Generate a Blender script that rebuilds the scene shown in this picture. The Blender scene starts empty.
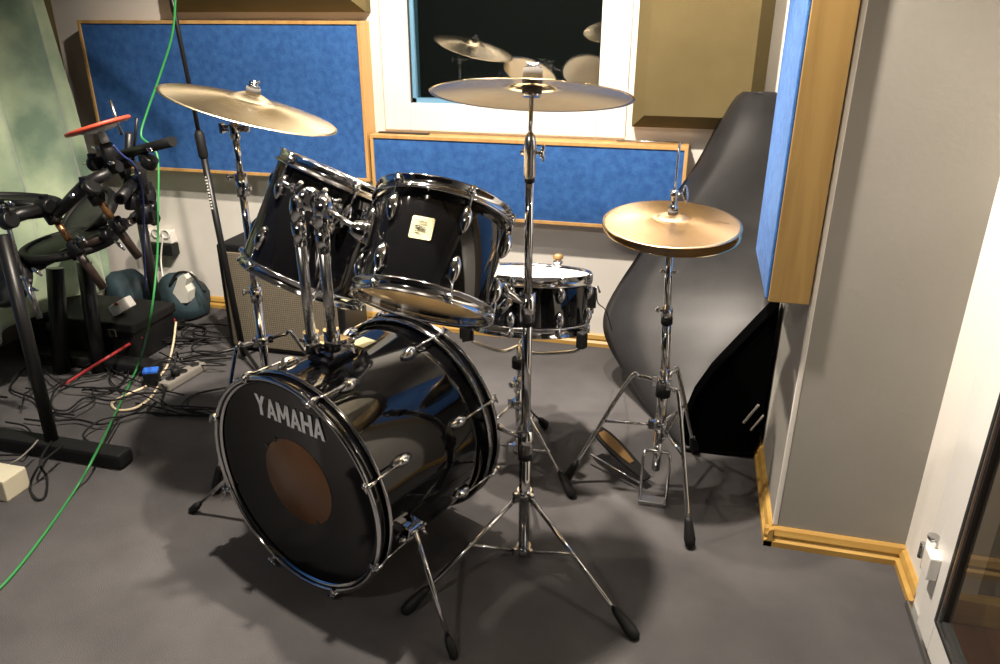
import bpy, bmesh, math, random
from math import pi, sin, cos, radians as R
from mathutils import Vector as V, Matrix, Quaternion
random.seed(7)
S = bpy.context.scene
COL = S.collection
# ---------------------------------------------------------------- camera
CH, PITCH, YAW, ROLL, FPX = 1.384, R(22.67), R(14.45), R(0.07), 752.4
FW = V((-sin(YAW)*cos(PITCH), cos(YAW)*cos(PITCH), -sin(PITCH)))
RT = V((cos(YAW), sin(YAW), 0)); UPV = RT.cross(FW)
RT, UPV = RT*cos(ROLL)+UPV*sin(ROLL), UPV*cos(ROLL)-RT*sin(ROLL)
cd = bpy.data.cameras.new('camera'); cam = bpy.data.objects.new('camera', cd); COL.objects.link(cam)
cd.sensor_width = 36; cd.lens = FPX*36/1000; cd.clip_start = .02
cam.matrix_world = Matrix((( RT.x, UPV.x, -FW.x, 0), (RT.y, UPV.y, -FW.y, 0), (RT.z, UPV.z, -FW.z, CH), (0, 0, 0, 1)))
S.camera = cam
def ray(px, py): return FW+RT*((px-500)/FPX)+UPV*((332-py)/FPX)
def at(px, py, Y):                      # point of the place seen at a pixel, on the plane y = Y
    v = ray(px, py); return v*(Y/v.y)+V((0, 0, CH))
def fl(px, py, z=0):                    # the same on a horizontal plane
    v = ray(px, py); return v*((z-CH)/v.z)+V((0, 0, CH))
# ---------------------------------------------------------------- world, light, exposure
w = bpy.data.worlds.new('world'); S.world = w; w.use_nodes = True
w.node_tree.nodes['Background'].inputs[0].default_value = (1, .86, .7, 1)
w.node_tree.nodes['Background'].inputs[1].default_value = .02
S.view_settings.view_transform = 'Standard'; S.view_settings.look = 'None'
S.view_settings.gamma = 1; S.view_settings.use_curve_mapping = False
S.view_settings.exposure = 0.0
LAMPS = [  # ceiling spots: position, what it is aimed at, watts, cone in degrees
    ((-.28, 1.68, 2.40), (.05, 1.32, 0), 390, 92),
    ((-.95, 1.66, 2.40), (-1.65, 1.45, 0), 330, 104),
    ((-.62, 1.95, 2.42), (-.75, 3.17, .95), 330, 116),
    ((-1.45, 1.75, 2.42), (.31, 1.95, .75), 90, 70),
    ((.10, 1.96, 2.42), (.1, 1.96, 0), 22, 160),
    ((-1.0, -.70, 2.40), (-.85, 1.5, .35), 85, 62)]
for p, a, e, c in LAMPS:
    ld = bpy.data.lights.new('ceiling_spot', 'SPOT'); ld.energy = e; ld.spot_size = R(c); ld.spot_blend = .6
    ld.shadow_soft_size = .03; ld.color = (1, .88, .74)
    lo = bpy.data.objects.new('ceiling_spot', ld); lo.location = p
    lo.rotation_euler = (V(a)-V(p)).to_track_quat('-Z', 'Y').to_euler(); COL.objects.link(lo)
# ---------------------------------------------------------------- materials
def mat(name, col, rough=.5, metal=0, coat=0, emit=None, spec=.5, trans=0, nodes=None):
    m = bpy.data.materials.new(name); m.use_nodes = True; b = m.node_tree.nodes['Principled BSDF']
    b.inputs['Base Color'].default_value = (*col, 1); b.inputs['Roughness'].default_value = rough
    b.inputs['Metallic'].default_value = metal; b.inputs['Coat Weight'].default_value = coat
    b.inputs['Coat Roughness'].default_value = .03; b.inputs['Specular IOR Level'].default_value = spec
    b.inputs['Transmission Weight'].default_value = trans
    if nodes: nodes(m.node_tree, b)
    return m
def noise_col(c1, c2, scale=6, detail=4, bump=0, bscale=None, stretch=(1, 1, 1), lo=.35, hi=.65):
    def f(t, b):
        tc = t.nodes.new('ShaderNodeTexCoord'); mp = t.nodes.new('ShaderNodeMapping'); mp.inputs['Scale'].default_value = stretch
        n = t.nodes.new('ShaderNodeTexNoise'); n.inputs['Scale'].default_value = scale; n.inputs['Detail'].default_value = detail
        r = t.nodes.new('ShaderNodeValToRGB'); r.color_ramp.elements[0].color = (*c1, 1); r.color_ramp.elements[1].color = (*c2, 1)
        r.color_ramp.elements[0].position = lo; r.color_ramp.elements[1].position = hi
        L = t.links.new; L(tc.outputs['Object'], mp.inputs[0]); L(mp.outputs[0], n.inputs['Vector']); L(n.outputs['Fac'], r.inputs[0]); L(r.outputs[0], b.inputs['Base Color'])
        if bump:
            n2 = t.nodes.new('ShaderNodeTexNoise'); n2.inputs['Scale'].default_value = bscale or scale*8; n2.inputs['Detail'].default_value = 3
            bp = t.nodes.new('ShaderNodeBump'); bp.inputs['Strength'].default_value = bump; bp.inputs['Distance'].default_value = .004
            L(mp.outputs[0], n2.inputs['Vector']); L(n2.outputs['Fac'], bp.inputs['Height']); L(bp.outputs[0], b.inputs['Normal'])
    return f
def rings(c1, c2, freq=260):            # lathe marks of a cymbal
    def f(t, b):
        L = t.links.new
        tc = t.nodes.new('ShaderNodeTexCoord'); wv = t.nodes.new('ShaderNodeTexWave'); wv.wave_type = 'RINGS'; wv.rings_direction = 'Z'
        wv.inputs['Scale'].default_value = freq/6.28; wv.inputs['Distortion'].default_value = .6
        n = t.nodes.new('ShaderNodeTexNoise'); n.inputs['Scale'].default_value = 9
        r = t.nodes.new('ShaderNodeValToRGB'); r.color_ramp.elements[0].color = (*c1, 1); r.color_ramp.elements[1].color = (*c2, 1)
        bp = t.nodes.new('ShaderNodeBump'); bp.inputs['Strength'].default_value = .10; bp.inputs['Distance'].default_value = .0012
        L(tc.outputs['Object'], wv.inputs['Vector']); L(tc.outputs['Object'], n.inputs['Vector']); L(n.outputs['Fac'], r.inputs[0]); L(r.outputs[0], b.inputs['Base Color'])
        L(wv.outputs['Fac'], bp.inputs['Height']); L(bp.outputs[0], b.inputs['Normal'])
        tg = t.nodes.new('ShaderNodeTangent'); tg.direction_type = 'RADIAL'; tg.axis = 'Z'
        L(tg.outputs[0], b.inputs['Tangent']); b.inputs['Anisotropic'].default_value = .7
    return f
def woodf(c1, c2, ax=2, scale=2.2, knot=None):
    def f(t, b):
        L = t.links.new; tc = t.nodes.new('ShaderNodeTexCoord'); mp = t.nodes.new('ShaderNodeMapping')
        s = [9, 9, 9]; s[ax] = .7; mp.inputs['Scale'].default_value = s
        n = t.nodes.new('ShaderNodeTexNoise'); n.inputs['Scale'].default_value = scale; n.inputs['Detail'].default_value = 5; n.inputs['Distortion'].default_value = .8
        r = t.nodes.new('ShaderNodeValToRGB'); r.color_ramp.elements[0].color = (*c1, 1); r.color_ramp.elements[1].color = (*c2, 1)
        r.color_ramp.elements[0].position = .35; r.color_ramp.elements[1].position = .62
        L(tc.outputs['Object'], mp.inputs[0]); L(mp.outputs[0], n.inputs['Vector']); L(n.outputs['Fac'], r.inputs[0])
        out = r.outputs[0]
        if knot:
            vm = t.nodes.new('ShaderNodeVectorMath'); vm.operation = 'DISTANCE'; vm.inputs[1].default_value = knot
            rr = t.nodes.new('ShaderNodeMapRange'); rr.inputs[1].default_value = .008; rr.inputs[2].default_value = .022; rr.inputs[3].default_value = 1; rr.inputs[4].default_value = 0
            mx = t.nodes.new('ShaderNodeMixRGB'); mx.inputs[2].default_value = (.16, .045, .012, 1)
            L(tc.outputs['Object'], vm.inputs[0]); L(vm.outputs['Value'], rr.inputs[0]); L(rr.outputs[0], mx.inputs[0]); L(out, mx.inputs[1]); out = mx.outputs[0]
        L(out, b.inputs['Base Color'])
    return f
M = {}
M['chrome'] = mat('chrome', (.66, .66, .67), .09, 1)
M['steel'] = mat('brushed_steel', (.5, .5, .5), .25, 1)
M['lacquer'] = mat('black_lacquer', (.003, .003, .0035), .05, spec=.5)
M['headblack'] = mat('black_drum_skin', (.004, .004, .0045), .07, spec=.3)
M['patch'] = mat('brown_patch', (.10, .045, .02), .3, nodes=noise_col((.11, .048, .02), (.17, .082, .036), 5))
M['silver'] = mat('silver_print', (.85, .85, .87), .4)
M['black'] = mat('black_plastic', (.007, .007, .0075), .38, spec=.35)
M['rubber'] = mat('black_rubber', (.006, .006, .0065), .6, spec=.3)
M['void'] = mat('black_cloth', (.0012, .0012, .0013), 1, spec=0)
M['felt'] = mat('grey_felt', (.09, .085, .08), .95, spec=.1)
M['badge'] = mat('cream_badge', (.62, .58, .36), .3, metal=.3)
M['ink'] = mat('dark_ink', (.03, .025, .02), .5)
M['inkbrown'] = mat('brown_print', (.09, .045, .02), .5)
M['ply'] = mat('drum_inner_wood', (.62, .36, .15), .5, nodes=woodf((.9, .74, .48), (.96, .84, .6), 0))
M['cymgold'] = mat('bronze_hihat', (.8, .55, .3), .27, 1, nodes=rings((.82, .56, .32), (.9, .66, .42), 500))
M['cymride'] = mat('bronze_ride', (.75, .6, .36), .16, 1, nodes=rings((.62, .5, .3), (.78, .64, .4), 420))
M['cymcrash'] = mat('bronze_crash', (.85, .72, .5), .26, 1, nodes=rings((.74, .6, .38), (.92, .8, .58), 420))
M['blue'] = mat('blue_velour', (.03, .12, .4), .85, spec=.15, nodes=noise_col((.026, .092, .29), (.048, .152, .42), 34, 12, .6, 240, lo=.28, hi=.72))
M['blue'].node_tree.nodes['Principled BSDF'].inputs['Sheen Weight'].default_value = .04
M['pine'] = mat('pine_wood', (.6, .4, .18), .45, nodes=woodf((.50, .27, .09), (.60, .36, .13), 2))
M['pineknot'] = mat('knotty_pine_wood', (.6, .4, .18), .42, nodes=woodf((.235, .14, .045), (.32, .205, .07), 2, knot=(.243, 1.88, 1.395)))
M['pinestrip'] = mat('varnished_pine_strip', (.72, .5, .2), .35, nodes=woodf((.40, .23, .055), (.50, .31, .085), 0))
M['wall'] = mat('white_wall_paint', (.74, .71, .66), .8, nodes=noise_col((.72, .69, .64), (.76, .73, .68), 3, 3, .08, 90))
M['walldim'] = mat('dimmed_white_wall_paint', (.50, .48, .45), .8, nodes=noise_col((.31, .295, .265), (.33, .315, .285), 3, 3, .08, 90))  # white wall paint darkened in its colour to stand in for dim light
M['ceil'] = mat('ceiling_paint', (.3, .29, .27), .9)
M['tan'] = mat('tan_panel_fabric', (.27, .2, .1), .9, spec=.1, nodes=noise_col((.125, .098, .045), (.145, .113, .053), 5, 5, .2, 300))
M['upvc'] = mat('white_window_plastic', (.8, .79, .76), .25)
M['gasket'] = mat('dark_gasket', (.02, .02, .02), .5)
M['bluestrip'] = mat('pale_blue_spacer', (.14, .3, .45), .4)
M['night'] = mat('dark_room_paint', (.03, .032, .034), .8)
M['carpet'] = mat('grey_carpet', (.12, .115, .115), 1, spec=.05, nodes=noise_col((.078, .0745, .077), (.104, .100, .102), 5, 10, 1, 500, lo=.3, hi=.7))
M['red_floor'] = mat('reddish_floor_boards', (.2, .08, .035), .4, nodes=woodf((.15, .06, .025), (.24, .10, .045), 1))
M['vinyl'] = mat('dark_grey_vinyl', (.075, .073, .075), .4, spec=.2, nodes=noise_col((.019, .0185, .0195), (.027, .0265, .028), 7, 6, .05, 220))
M['curtain'] = mat('pale_green_velour', (.3, .38, .26), .9, spec=.1, nodes=noise_col((.17, .25, .18), (.44, .53, .36), 3.2, 8, .4, 60, lo=.34, hi=.6))
M['curtain'].node_tree.nodes['Principled BSDF'].inputs['Sheen Weight'].default_value = .3
M['copper'] = mat('copper_brown_tube', (.38, .19, .08), .3, .7)
M['goldplate'] = mat('dull_gold_plate', (.22, .13, .05), .4, .5)
M['browntube'] = mat('dark_brown_tube', (.035, .022, .017), .3, coat=.4)
M['redpad'] = mat('red_pad_rim', (.5, .07, .035), .45)
M['greypad'] = mat('pale_grey_plate', (.55, .53, .48), .5)
M['padskin'] = mat('charcoal_rubber_pad', (.02, .022, .02), .55)
M['green'] = mat('green_cable_jacket', (.025, .2, .05), .45)
M['redc'] = mat('red_cable_jacket', (.26, .02, .022), .5)
M['cream'] = mat('cream_cable_jacket', (.62, .52, .36), .5)
M['bluec'] = mat('navy_cable_jacket', (.02, .03, .12), .5)
M['brightblue'] = mat('bright_blue_plastic', (.03, .14, .6), .4)
M['beige'] = mat('beige_plastic', (.6, .56, .42), .5)
M['greyplug'] = mat('grey_power_strip_plastic', (.19, .175, .155), .5)
M['teal'] = mat('dark_teal_nylon', (.012, .03, .04), .7, nodes=noise_col((.008, .02, .028), (.02, .045, .058), 14, 4, .5, 30))
M['whitecloth'] = mat('white_label_cloth', (.6, .6, .55), .8)
M['white'] = mat('white_plastic', (.75, .73, .68), .4)
def grillef(t, b):
    L = t.links.new; tc = t.nodes.new('ShaderNodeTexCoord'); ck = t.nodes.new('ShaderNodeTexBrick')
    ck.offset = 0; ck.inputs['Scale'].default_value = 1; ck.inputs['Brick Width'].default_value = .0095; ck.inputs['Row Height'].default_value = .0095
    ck.inputs['Mortar Size'].default_value = .0013; ck.inputs['Color1'].default_value = (.19, .165, .115, 1); ck.inputs['Color2'].default_value = (.16, .138, .095, 1); ck.inputs['Mortar'].default_value = (.07, .055, .04, 1)
    mp = t.nodes.new('ShaderNodeMapping'); mp.inputs['Rotation'].default_value = (R(90), 0, 0)
    L(tc.outputs['Object'], mp.inputs[0]); L(mp.outputs[0], ck.inputs['Vector']); L(ck.outputs['Color'], b.inputs['Base Color'])
M['grille'] = mat('woven_tan_grille_cloth', (.25, .2, .14), .9, nodes=grillef)
def glassmat(name, tint, refl=.1, rough=.0):
    m = bpy.data.materials.new(name); m.use_nodes = True; t = m.node_tree; t.nodes.clear(); L = t.links.new
    o = t.nodes.new('ShaderNodeOutputMaterial'); mx = t.nodes.new('ShaderNodeMixShader'); g = t.nodes.new('ShaderNodeBsdfGlossy'); tr = t.nodes.new('ShaderNodeBsdfTransparent')
    g.inputs['Roughness'].default_value = rough; tr.inputs[0].default_value = (*tint, 1)
    lw = t.nodes.new('ShaderNodeFresnel'); lw.inputs[0].default_value = 1.5
    ma = t.nodes.new('ShaderNodeMath'); ma.operation = 'MULTIPLY_ADD'; ma.inputs[1].default_value = 1.0; ma.inputs[2].default_value = refl; ma.use_clamp = True
    ge = t.nodes.new('ShaderNodeNewGeometry'); fr = t.nodes.new('ShaderNodeMath'); fr.operation = 'SUBTRACT'; fr.inputs[0].default_value = 1
    ml_ = t.nodes.new('ShaderNodeMath'); ml_.operation = 'MULTIPLY'
    L(ge.outputs['Backfacing'], fr.inputs[1]); L(ma.outputs[0], ml_.inputs[0]); L(fr.outputs[0], ml_.inputs[1])   # only the outer face reflects
    L(lw.outputs[0], ma.inputs[0]); L(ml_.outputs[0], mx.inputs[0]); L(tr.outputs[0], mx.inputs[1]); L(g.outputs[0], mx.inputs[2]); L(mx.outputs[0], o.inputs[0]); return m
M['glass'] = glassmat('window_glass', (.75, .8, .78), .2)
M['doorglass'] = glassmat('door_glass', (.92, .95, .93), .0)
M['clearhead'] = glassmat('clear_drum_film', (.97, .94, .86), .0, .08)
def transl(name, col, fac=.5):
    m = bpy.data.materials.new(name); m.use_nodes = True; t = m.node_tree; t.nodes.clear(); L = t.links.new
    o = t.nodes.new('ShaderNodeOutputMaterial'); mx = t.nodes.new('ShaderNodeMixShader'); d = t.nodes.new('ShaderNodeBsdfDiffuse'); tr = t.nodes.new('ShaderNodeBsdfTranslucent')
    d.inputs[0].default_value = (*col, 1); tr.inputs[0].default_value = (*col, 1); mx.inputs[0].default_value = fac
    L(d.outputs[0], mx.inputs[1]); L(tr.outputs[0], mx.inputs[2]); L(mx.outputs[0], o.inputs[0]); return m
M['whitehead'] = transl('coated_white_drum_skin', (.97, .92, .80), .85)
M['snarehead'] = transl('coated_snare_skin', (.86, .82, .72), .25)
# ---------------------------------------------------------------- mesh helpers
def frame(axis, ref=None):
    z = V(axis).normalized(); ref = V(ref) if ref else (V((0, 0, 1)) if abs(z.z) < .95 else V((1, 0, 0)))
    x = ref.cross(z).normalized(); y = z.cross(x); return x, y, z
class MB:
    def __init__(s): s.bm = bmesh.new(); s.sm = []
    def face(s, vs, smooth=False):
        try: f = s.bm.faces.new(vs); f.smooth = smooth; return f
        except ValueError: return None
    def loft(s, loops, closed=True, cap0=True, cap1=True, smooth=True):
        L = [[s.bm.verts.new(p) for p in lp] for lp in loops]; n = len(L[0])
        for a, b in zip(L, L[1:]):
            for i in range(n if closed else n-1):
                j = (i+1) % n; s.face((a[i], a[j], b[j], b[i]), smooth)
        if closed and cap0: s.face(L[0][::-1])
        if closed and cap1: s.face(L[-1])
        return s
    def box(s, c, size, rot=None, bev=0):
        m = bmesh.ops.create_cube(s.bm, size=1)['verts']; q = rot.to_matrix() if isinstance(rot, Quaternion) else (rot or Matrix.Identity(3))
        for v in m: v.co = V(c)+q @ V((v.co.x*size[0], v.co.y*size[1], v.co.z*size[2]))
        if bev:
            es = list({e for v in m for e in v.link_edges}); bmesh.ops.bevel(s.bm, geom=es, offset=bev, segments=2, profile=.6, affect='EDGES')
        return s
    def bb(s, a, b, bev=0): a, b = V(a), V(b); return s.box((a+b)/2, [abs(t) for t in (b-a)], bev=bev)
    def cyl(s, a, b, r, r2=None, n=16):
        a, b = V(a), V(b); x, y, z = frame(b-a); r2 = r if r2 is None else r2
        ring = lambda c, q: [c+x*q*cos(2*pi*i/n)+y*q*sin(2*pi*i/n) for i in range(n)]
        return s.loft([ring(a, r), ring(b, r2)])
    def lathe(s, prof, o=(0, 0, 0), axis=(0, 0, 1), n=32, closed=False, ref=None, cap=True):
        # profile: list of (radius, height)
        x, y, z = frame(axis, ref); o = V(o)
        L = [[o+z*h+(x*cos(2*pi*i/n)+y*sin(2*pi*i/n))*r for i in range(n)] for r, h in prof]
        if closed: L.append(L[0])
        return s.loft(L, cap0=cap and not closed and prof[0][0] > 1e-6, cap1=cap and not closed and prof[-1][0] > 1e-6)
    def tube(s, pts, r, n=8, rs=None):
        pts = [V(p) for p in pts]; loops = []; px = None
        for i, p in enumerate(pts):
            d = (pts[min(i+1, len(pts)-1)]-pts[max(i-1, 0)]).normalized()
            if px is None: px = frame(d)[0]
            px = (px-d*px.dot(d)); px = px.normalized() if px.length > 1e-5 else frame(d)[0]
            py = d.cross(px); q = rs[i] if rs else r
            loops.append([p+(px*cos(2*pi*k/n)+py*sin(2*pi*k/n))*q for k in range(n)])
        return s.loft(loops)
    def ball(s, c, r, sc=(1, 1, 1), rot=None, seg=16):
        m = bmesh.ops.create_uvsphere(s.bm, u_segments=seg, v_segments=max(6, seg//2), radius=r)['verts']; q = rot or Matrix.Identity(3)
        for v in m: v.co = V(c)+q @ V((v.co.x*sc[0], v.co.y*sc[1], v.co.z*sc[2]))
        for f in {f for v in m for f in v.link_faces}: f.smooth = True
        return s
    def prism(s, poly, depth):            # poly: 3D outline (flat), depth: 3D offset
        a = [s.bm.verts.new(V(p)) for p in poly]; b = [s.bm.verts.new(V(p)+V(depth)) for p in poly]
        s.face(a[::-1]); s.face(b)
        for i in range(len(a)): j = (i+1) % len(a); s.face((a[i], a[j], b[j], b[i]))
        return s
    def clusters(s):
        seen = set(); isl = []
        for v in s.bm.verts:
            if v in seen: continue
            st = [v]; seen.add(v); c = []
            while st:
                a = st.pop(); c.append(a)
                for e in a.link_edges:
                    b = e.other_vert(a)
                    if b not in seen: seen.add(b); st.append(b)
            lo = [min(q.co[k] for q in c) for k in range(3)]; hi = [max(q.co[k] for q in c) for k in range(3)]; isl.append((c, lo, hi, max(h-l for h, l in zip(hi, lo))))
        n = len(isl); par = list(range(n))
        def root(i):
            while par[i] != i: i = par[i]
            return i
        for i in range(n):
            for j in range(i+1, n):
                A, B = isl[i], isl[j]; g = math.sqrt(sum(max(0, A[1][k]-B[2][k], B[1][k]-A[2][k])**2 for k in range(3)))
                if g <= max(.02, .5*max(A[3], B[3])): par[root(i)] = root(j)
        out = {}
        for i in range(n): out.setdefault(root(i), []).extend(isl[i][0])
        return list(out.values())
    def out(s, name, m, parent=None, label=None, keep=False):
        if parent and not keep:           # far-apart pieces become parts of their own
            cl = s.clusters()
            if len(cl) > 1:
                first = None
                for c in cl:
                    nb = MB(); mp = {}
                    for v in c: mp[v] = nb.bm.verts.new(v.co)
                    for f in s.bm.faces:
                        if f.verts[0] in mp: nf = nb.bm.faces.new([mp[v] for v in f.verts]); nf.smooth = f.smooth
                    o = nb.out(name, m, parent, label, True); first = first or o
                s.bm.free(); return first
        q = parent
        while q and not q.get('_w') and q.parent: q = q.parent
        bmesh.ops.recalc_face_normals(s.bm, faces=s.bm.faces[:])
        me = bpy.data.meshes.new(name); s.bm.to_mesh(me); s.bm.free()
        me.materials.append(M[m] if isinstance(m, str) else m)
        o = bpy.data.objects.new(name, me); COL.objects.link(o)
        if parent:
            o.parent = parent
            if q.get('_w'):               # children given in world coordinates under a moved Empty
                me.transform(Matrix.Translation(-V(q['_w'])))
        if label: o['label'] = label
        return o
def tag(o, label, cat, group=None):
    o['label'] = label; o['category'] = cat
    if group: o['group'] = group
    return o
def thing(name, label, cat, loc, group=None, local=None):
    o = bpy.data.objects.new(name, None); COL.objects.link(o); o.empty_display_size = .05
    if local is not None: o.matrix_world = local
    else: o.location = loc; o['_w'] = tuple(loc)
    return tag(o, label, cat, group)
def finish():
    for o in bpy.data.objects:
        if '_w' in o: del o['_w']
def solo(mb, name, m, label, cat, group=None, loc=None):
    o = mb.out(name, m); c = V(loc) if loc else sum((V(b) for b in o.bound_box), V())/8
    if not loc: c.z = min(b[2] for b in o.bound_box)
    o.data.transform(Matrix.Translation(-c)); o.location = c; return tag(o, label, cat, group)
def struct(mb, name, m, parent=None):
    o = mb.out(name, m, parent)
    if not parent: o['kind'] = 'structure'
    return o
def spline(pts, n=8):
    pts = [V(p) for p in pts]; out = []
    P = [pts[0]*2-pts[1]]+pts+[pts[-1]*2-pts[-2]]
    for i in range(1, len(P)-2):
        for k in range(n):
            t = k/n; a, b, c, d = P[i-1:i+3]
            out.append(.5*((2*b)+(c-a)*t+(2*a-5*b+4*c-d)*t*t+(3*b-a-3*c+d)*t**3))
    return out+[pts[-1]]
def wing(mb, c, d, up, s=1.0):          # wing nut: hub along d with two wings
    c, d, up = V(c), V(d).normalized(), V(up).normalized()
    mb.cyl(c, c+d*.014*s, .0055*s, .004*s, 10)
    for k in (-1, 1): mb.tube([c+d*.006*s, c+d*.012*s+up*k*.010*s, c+d*.018*s+up*k*.017*s], .003*s, 6, rs=[.004*s, .0045*s, .0035*s])
# ================================================================ SETTING
YB, XC, YC, XD = 3.17, .312, 1.895, .655
mb = MB(); mb.bb((-3.4, -1.6, -.05), (XC+2.2, YB+.1, 0)); 
bpy_floor = MB(); bpy_floor.bb((-3.1, -1.6, -.05), (XD+.02, YB+.02, 0)); struct(bpy_floor, 'floor', 'carpet')
mb.bm.free()
mb = MB(); mb.bb((-3.1, -1.6, 2.5), (XD+.1, YB+.1, 2.56)); struct(mb, 'ceiling', 'ceil')
WX0, WX1, WZ0, WZ1 = -1.325, -.30, .94, 2.2     # opening in the back wall
mb = MB(); mb.bb((-3.1, YB, 0), (WX0, YB+.12, 2.5)); mb.bb((WX1, YB, 0), (XC+.3, YB+.12, 2.5)); mb.bb((WX0, YB, 0), (WX1, YB+.12, WZ0)); mb.bb((WX0, YB, WZ1), (WX1, YB+.12, 2.5))
struct(mb, 'wall_back', 'wall')
mb = MB(); mb.bb((-3.1, -1.6, 0), (-2.98, YB, 2.5)); struct(mb, 'wall_left', 'walldim')
mb = MB(); mb.bb((-2.98, -.9, .25), (-2.90, 1.75, 1.6), bev=.01); mb.bb((-2.98, -.9, 1.6), (-2.90, 2.84, 2.45), bev=.01); struct(mb, 'wall_left_reflection_panel', 'blue')  # unseen blue panels added to be mirrored in the drum shells
mb = MB(); mb.bb((-3.1, -1.72, 0), (XD+.1, -1.6, 2.5)); struct(mb, 'wall_front', 'night')
mb = MB(); mb.bb((XC, YC, 0), (XD+.12, YB, 2.5), bev=.006); struct(mb, 'wall_column', 'walldim')
mb = MB(); mb.bb((XC-.002, YC-.002, .06), (XC+.011, YC+.012, 2.5), bev=.003); struct(mb, 'lit_edge_1', 'wall')  # lighter strip paints the lit corner of the column
# door wall: a white door frame with a glazed door, seen from its hinge side
DY1 = 1.71
mb = MB(); mb.bb((XD, DY1, 0), (XD+.12, YC+.02, 2.5)); mb.bb((XD, -1.6, 0), (XD+.12, .35, 2.5)); mb.bb((XD, .35, 2.1), (XD+.12, DY1, 2.5)); struct(mb, 'wall_right', 'wall')
door = bpy.data.objects.new('door_1', None); COL.objects.link(door); door.location = (XD, 1.6, 0); door['_w'] = (XD, 1.6, 0); door['kind'] = 'structure'
mb = MB(); mb.bb((XD-.012, 1.60, .0), (XD+.03, DY1+.01, 2.1), bev=.004); mb.bb((XD-.012, .35, 0), (XD+.03, .46, 2.1), bev=.004); mb.bb((XD-.012, .46, 0), (XD+.03, 1.60, .02), bev=.004); mb.out('door_frame', 'upvc', door)
mb = MB(); mb.bb((XD-.035, 1.512, .045), (XD-.002, 1.605, 2.05), bev=.005); mb.bb((XD-.035, .47, .045), (XD-.002, 1.512, .135), bev=.005); mb.bb((XD-.035, .47, .135), (XD-.002, .56, 2.05), bev=.005); mb.bb((XD-.035, .56, 1.95), (XD-.002, 1.512, 2.05), bev=.005); mb.out('door_leaf', 'upvc', door)
mb = MB(); mb.bb((XD-.037, 1.502, .135), (XD-.012, 1.513, 1.95)); mb.bb((XD-.037, .56, .135), (XD-.012, 1.502, .145)); mb.bb((XD-.030, 1.489, .15), (XD-.012, 1.494, 1.95)); mb.bb((XD-.030, .56, .151), (XD-.012, 1.494, .156)); mb.out('gasket', 'gasket', door)
mb = MB(); mb.bb((XD-.036, 1.494, .145), (XD-.022, 1.502, 1.95)); mb.bb((XD-.036, .56, .145), (XD-.022, 1.494, .151)); mb.out('glazing_bead', 'steel', door)
mb = MB(); mb.bb((XD-.024, .56, .14), (XD-.018, 1.495, 1.95)); mb.out('door_glass', 'doorglass', door)
mb = MB(); mb.cyl((XD-.045, 1.612, .20), (XD-.045, 1.612, .285), .011, n=16); mb.box((XD-.045, 1.585, .235), (.026, .05, .06), bev=.004); hg = mb.out('hinge', 'upvc', door)
mb = MB(); mb.cyl((XD-.045, 1.612, .285), (XD-.045, 1.612, .292), .0125, n=16); mb.cyl((XD-.052, 1.64, .208), (XD-.052, 1.64, .25), .006, n=10); mb.out('hinge_pin', 'steel', hg)
mb = MB(); mb.bb((XD-.03, 1.0, 0), (XD-.012, 1.715, .02), bev=.003); mb.out('threshold', 'steel', door)
# the next room seen through the door glass
mb = MB(); mb.bb((XD+.03, -.5, -.05), (XD+2.5, 1.75, -.005)); struct(mb, 'floor_next_room', 'red_floor')
mb = MB(); mb.bb((XD+.12, 1.72, -.05), (XD+2.5, 1.82, 2.5)); struct(mb, 'wall_next_room', 'walldim')
mb = MB(); mb.bb((XD+2.5, -.5, -.05), (XD+2.6, 1.82, 2.5)); struct(mb, 'wall_next_room_far', 'walldim')
mb = MB(); mb.bb((XD+.04, 1.685, -.005), (XD+2.5, 1.72, .07), bev=.006); struct(mb, 'baseboard_next_room', 'pinestrip')
ld = bpy.data.lights.new('next_room_bulb', 'POINT'); ld.energy = 32; ld.shadow_soft_size = .06; ld.color = (1, .86, .66); lo = bpy.data.objects.new('next_room_bulb', ld); lo.location = (XD+1.1, 1.2, 2.2); COL.objects.link(lo)
# baseboards: rounded pine strips
def skirting(name, a, b, nrm, h=.058, t=.022):
    a, b, n = V(a), V(b), V(nrm); pr = [(0, 0), (t, 0), (t, h*.3), (t*.55, h*.45), (t*.75, h*.62), (t*.5, h*.9), (t*.2, h), (0, h)]
    mb = MB(); L = [[p+n*x+V((0, 0, z)) for x, z in pr] for p in (a, b)]; mb.loft(L, smooth=False); struct(mb, name, 'pinestrip')
skirting('baseboard_back', (-2.98, YB, 0), (XC, YB, 0), (0, -1, 0))
skirting('baseboard_column_front', (XC-.022, YC, 0), (XD, YC, 0), (0, -1, 0))
skirting('baseboard_column_side', (XC, YB, 0), (XC, YC-.022, 0), (-1, 0, 0))
skirting('baseboard_right', (XD, YC-.02, 0), (XD, DY1-.0, 0), (-1, 0, 0))
# window
GLROT, GLTILT = 2.7, 1.5
win = bpy.data.objects.new('window_1', None); COL.objects.link(win); win.location = (-.8, YB, WZ0); win['_w'] = (-.8, YB, WZ0); win['kind'] = 'structure'
GX0, GX1, GZ0 = -1.218, -.408, 1.045
mb = MB()
for a, b in (((WX0-.01, YB-.012, WZ0-.01), (GX0, YB+.07, WZ1+.01)), ((GX1, YB-.012, WZ0-.01), (WX1+.01, YB+.07, WZ1+.01)), ((GX0, YB-.012, WZ0-.01), (GX1, YB+.07, GZ0)), ((GX0, YB-.012, WZ1-.09), (GX1, YB+.07, WZ1+.01))): mb.bb(a, b, bev=.006)
mb.out('window_frame', 'upvc', win)
mb = MB(); mb.bb((GX0, YB+.02, GZ0), (GX0+.022, YB+.075, 2.1)); mb.bb((GX0, YB+.02, GZ0), (GX1, YB+.075, GZ0+.018)); mb.out('glazing_spacer', 'bluestrip', win)
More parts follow.
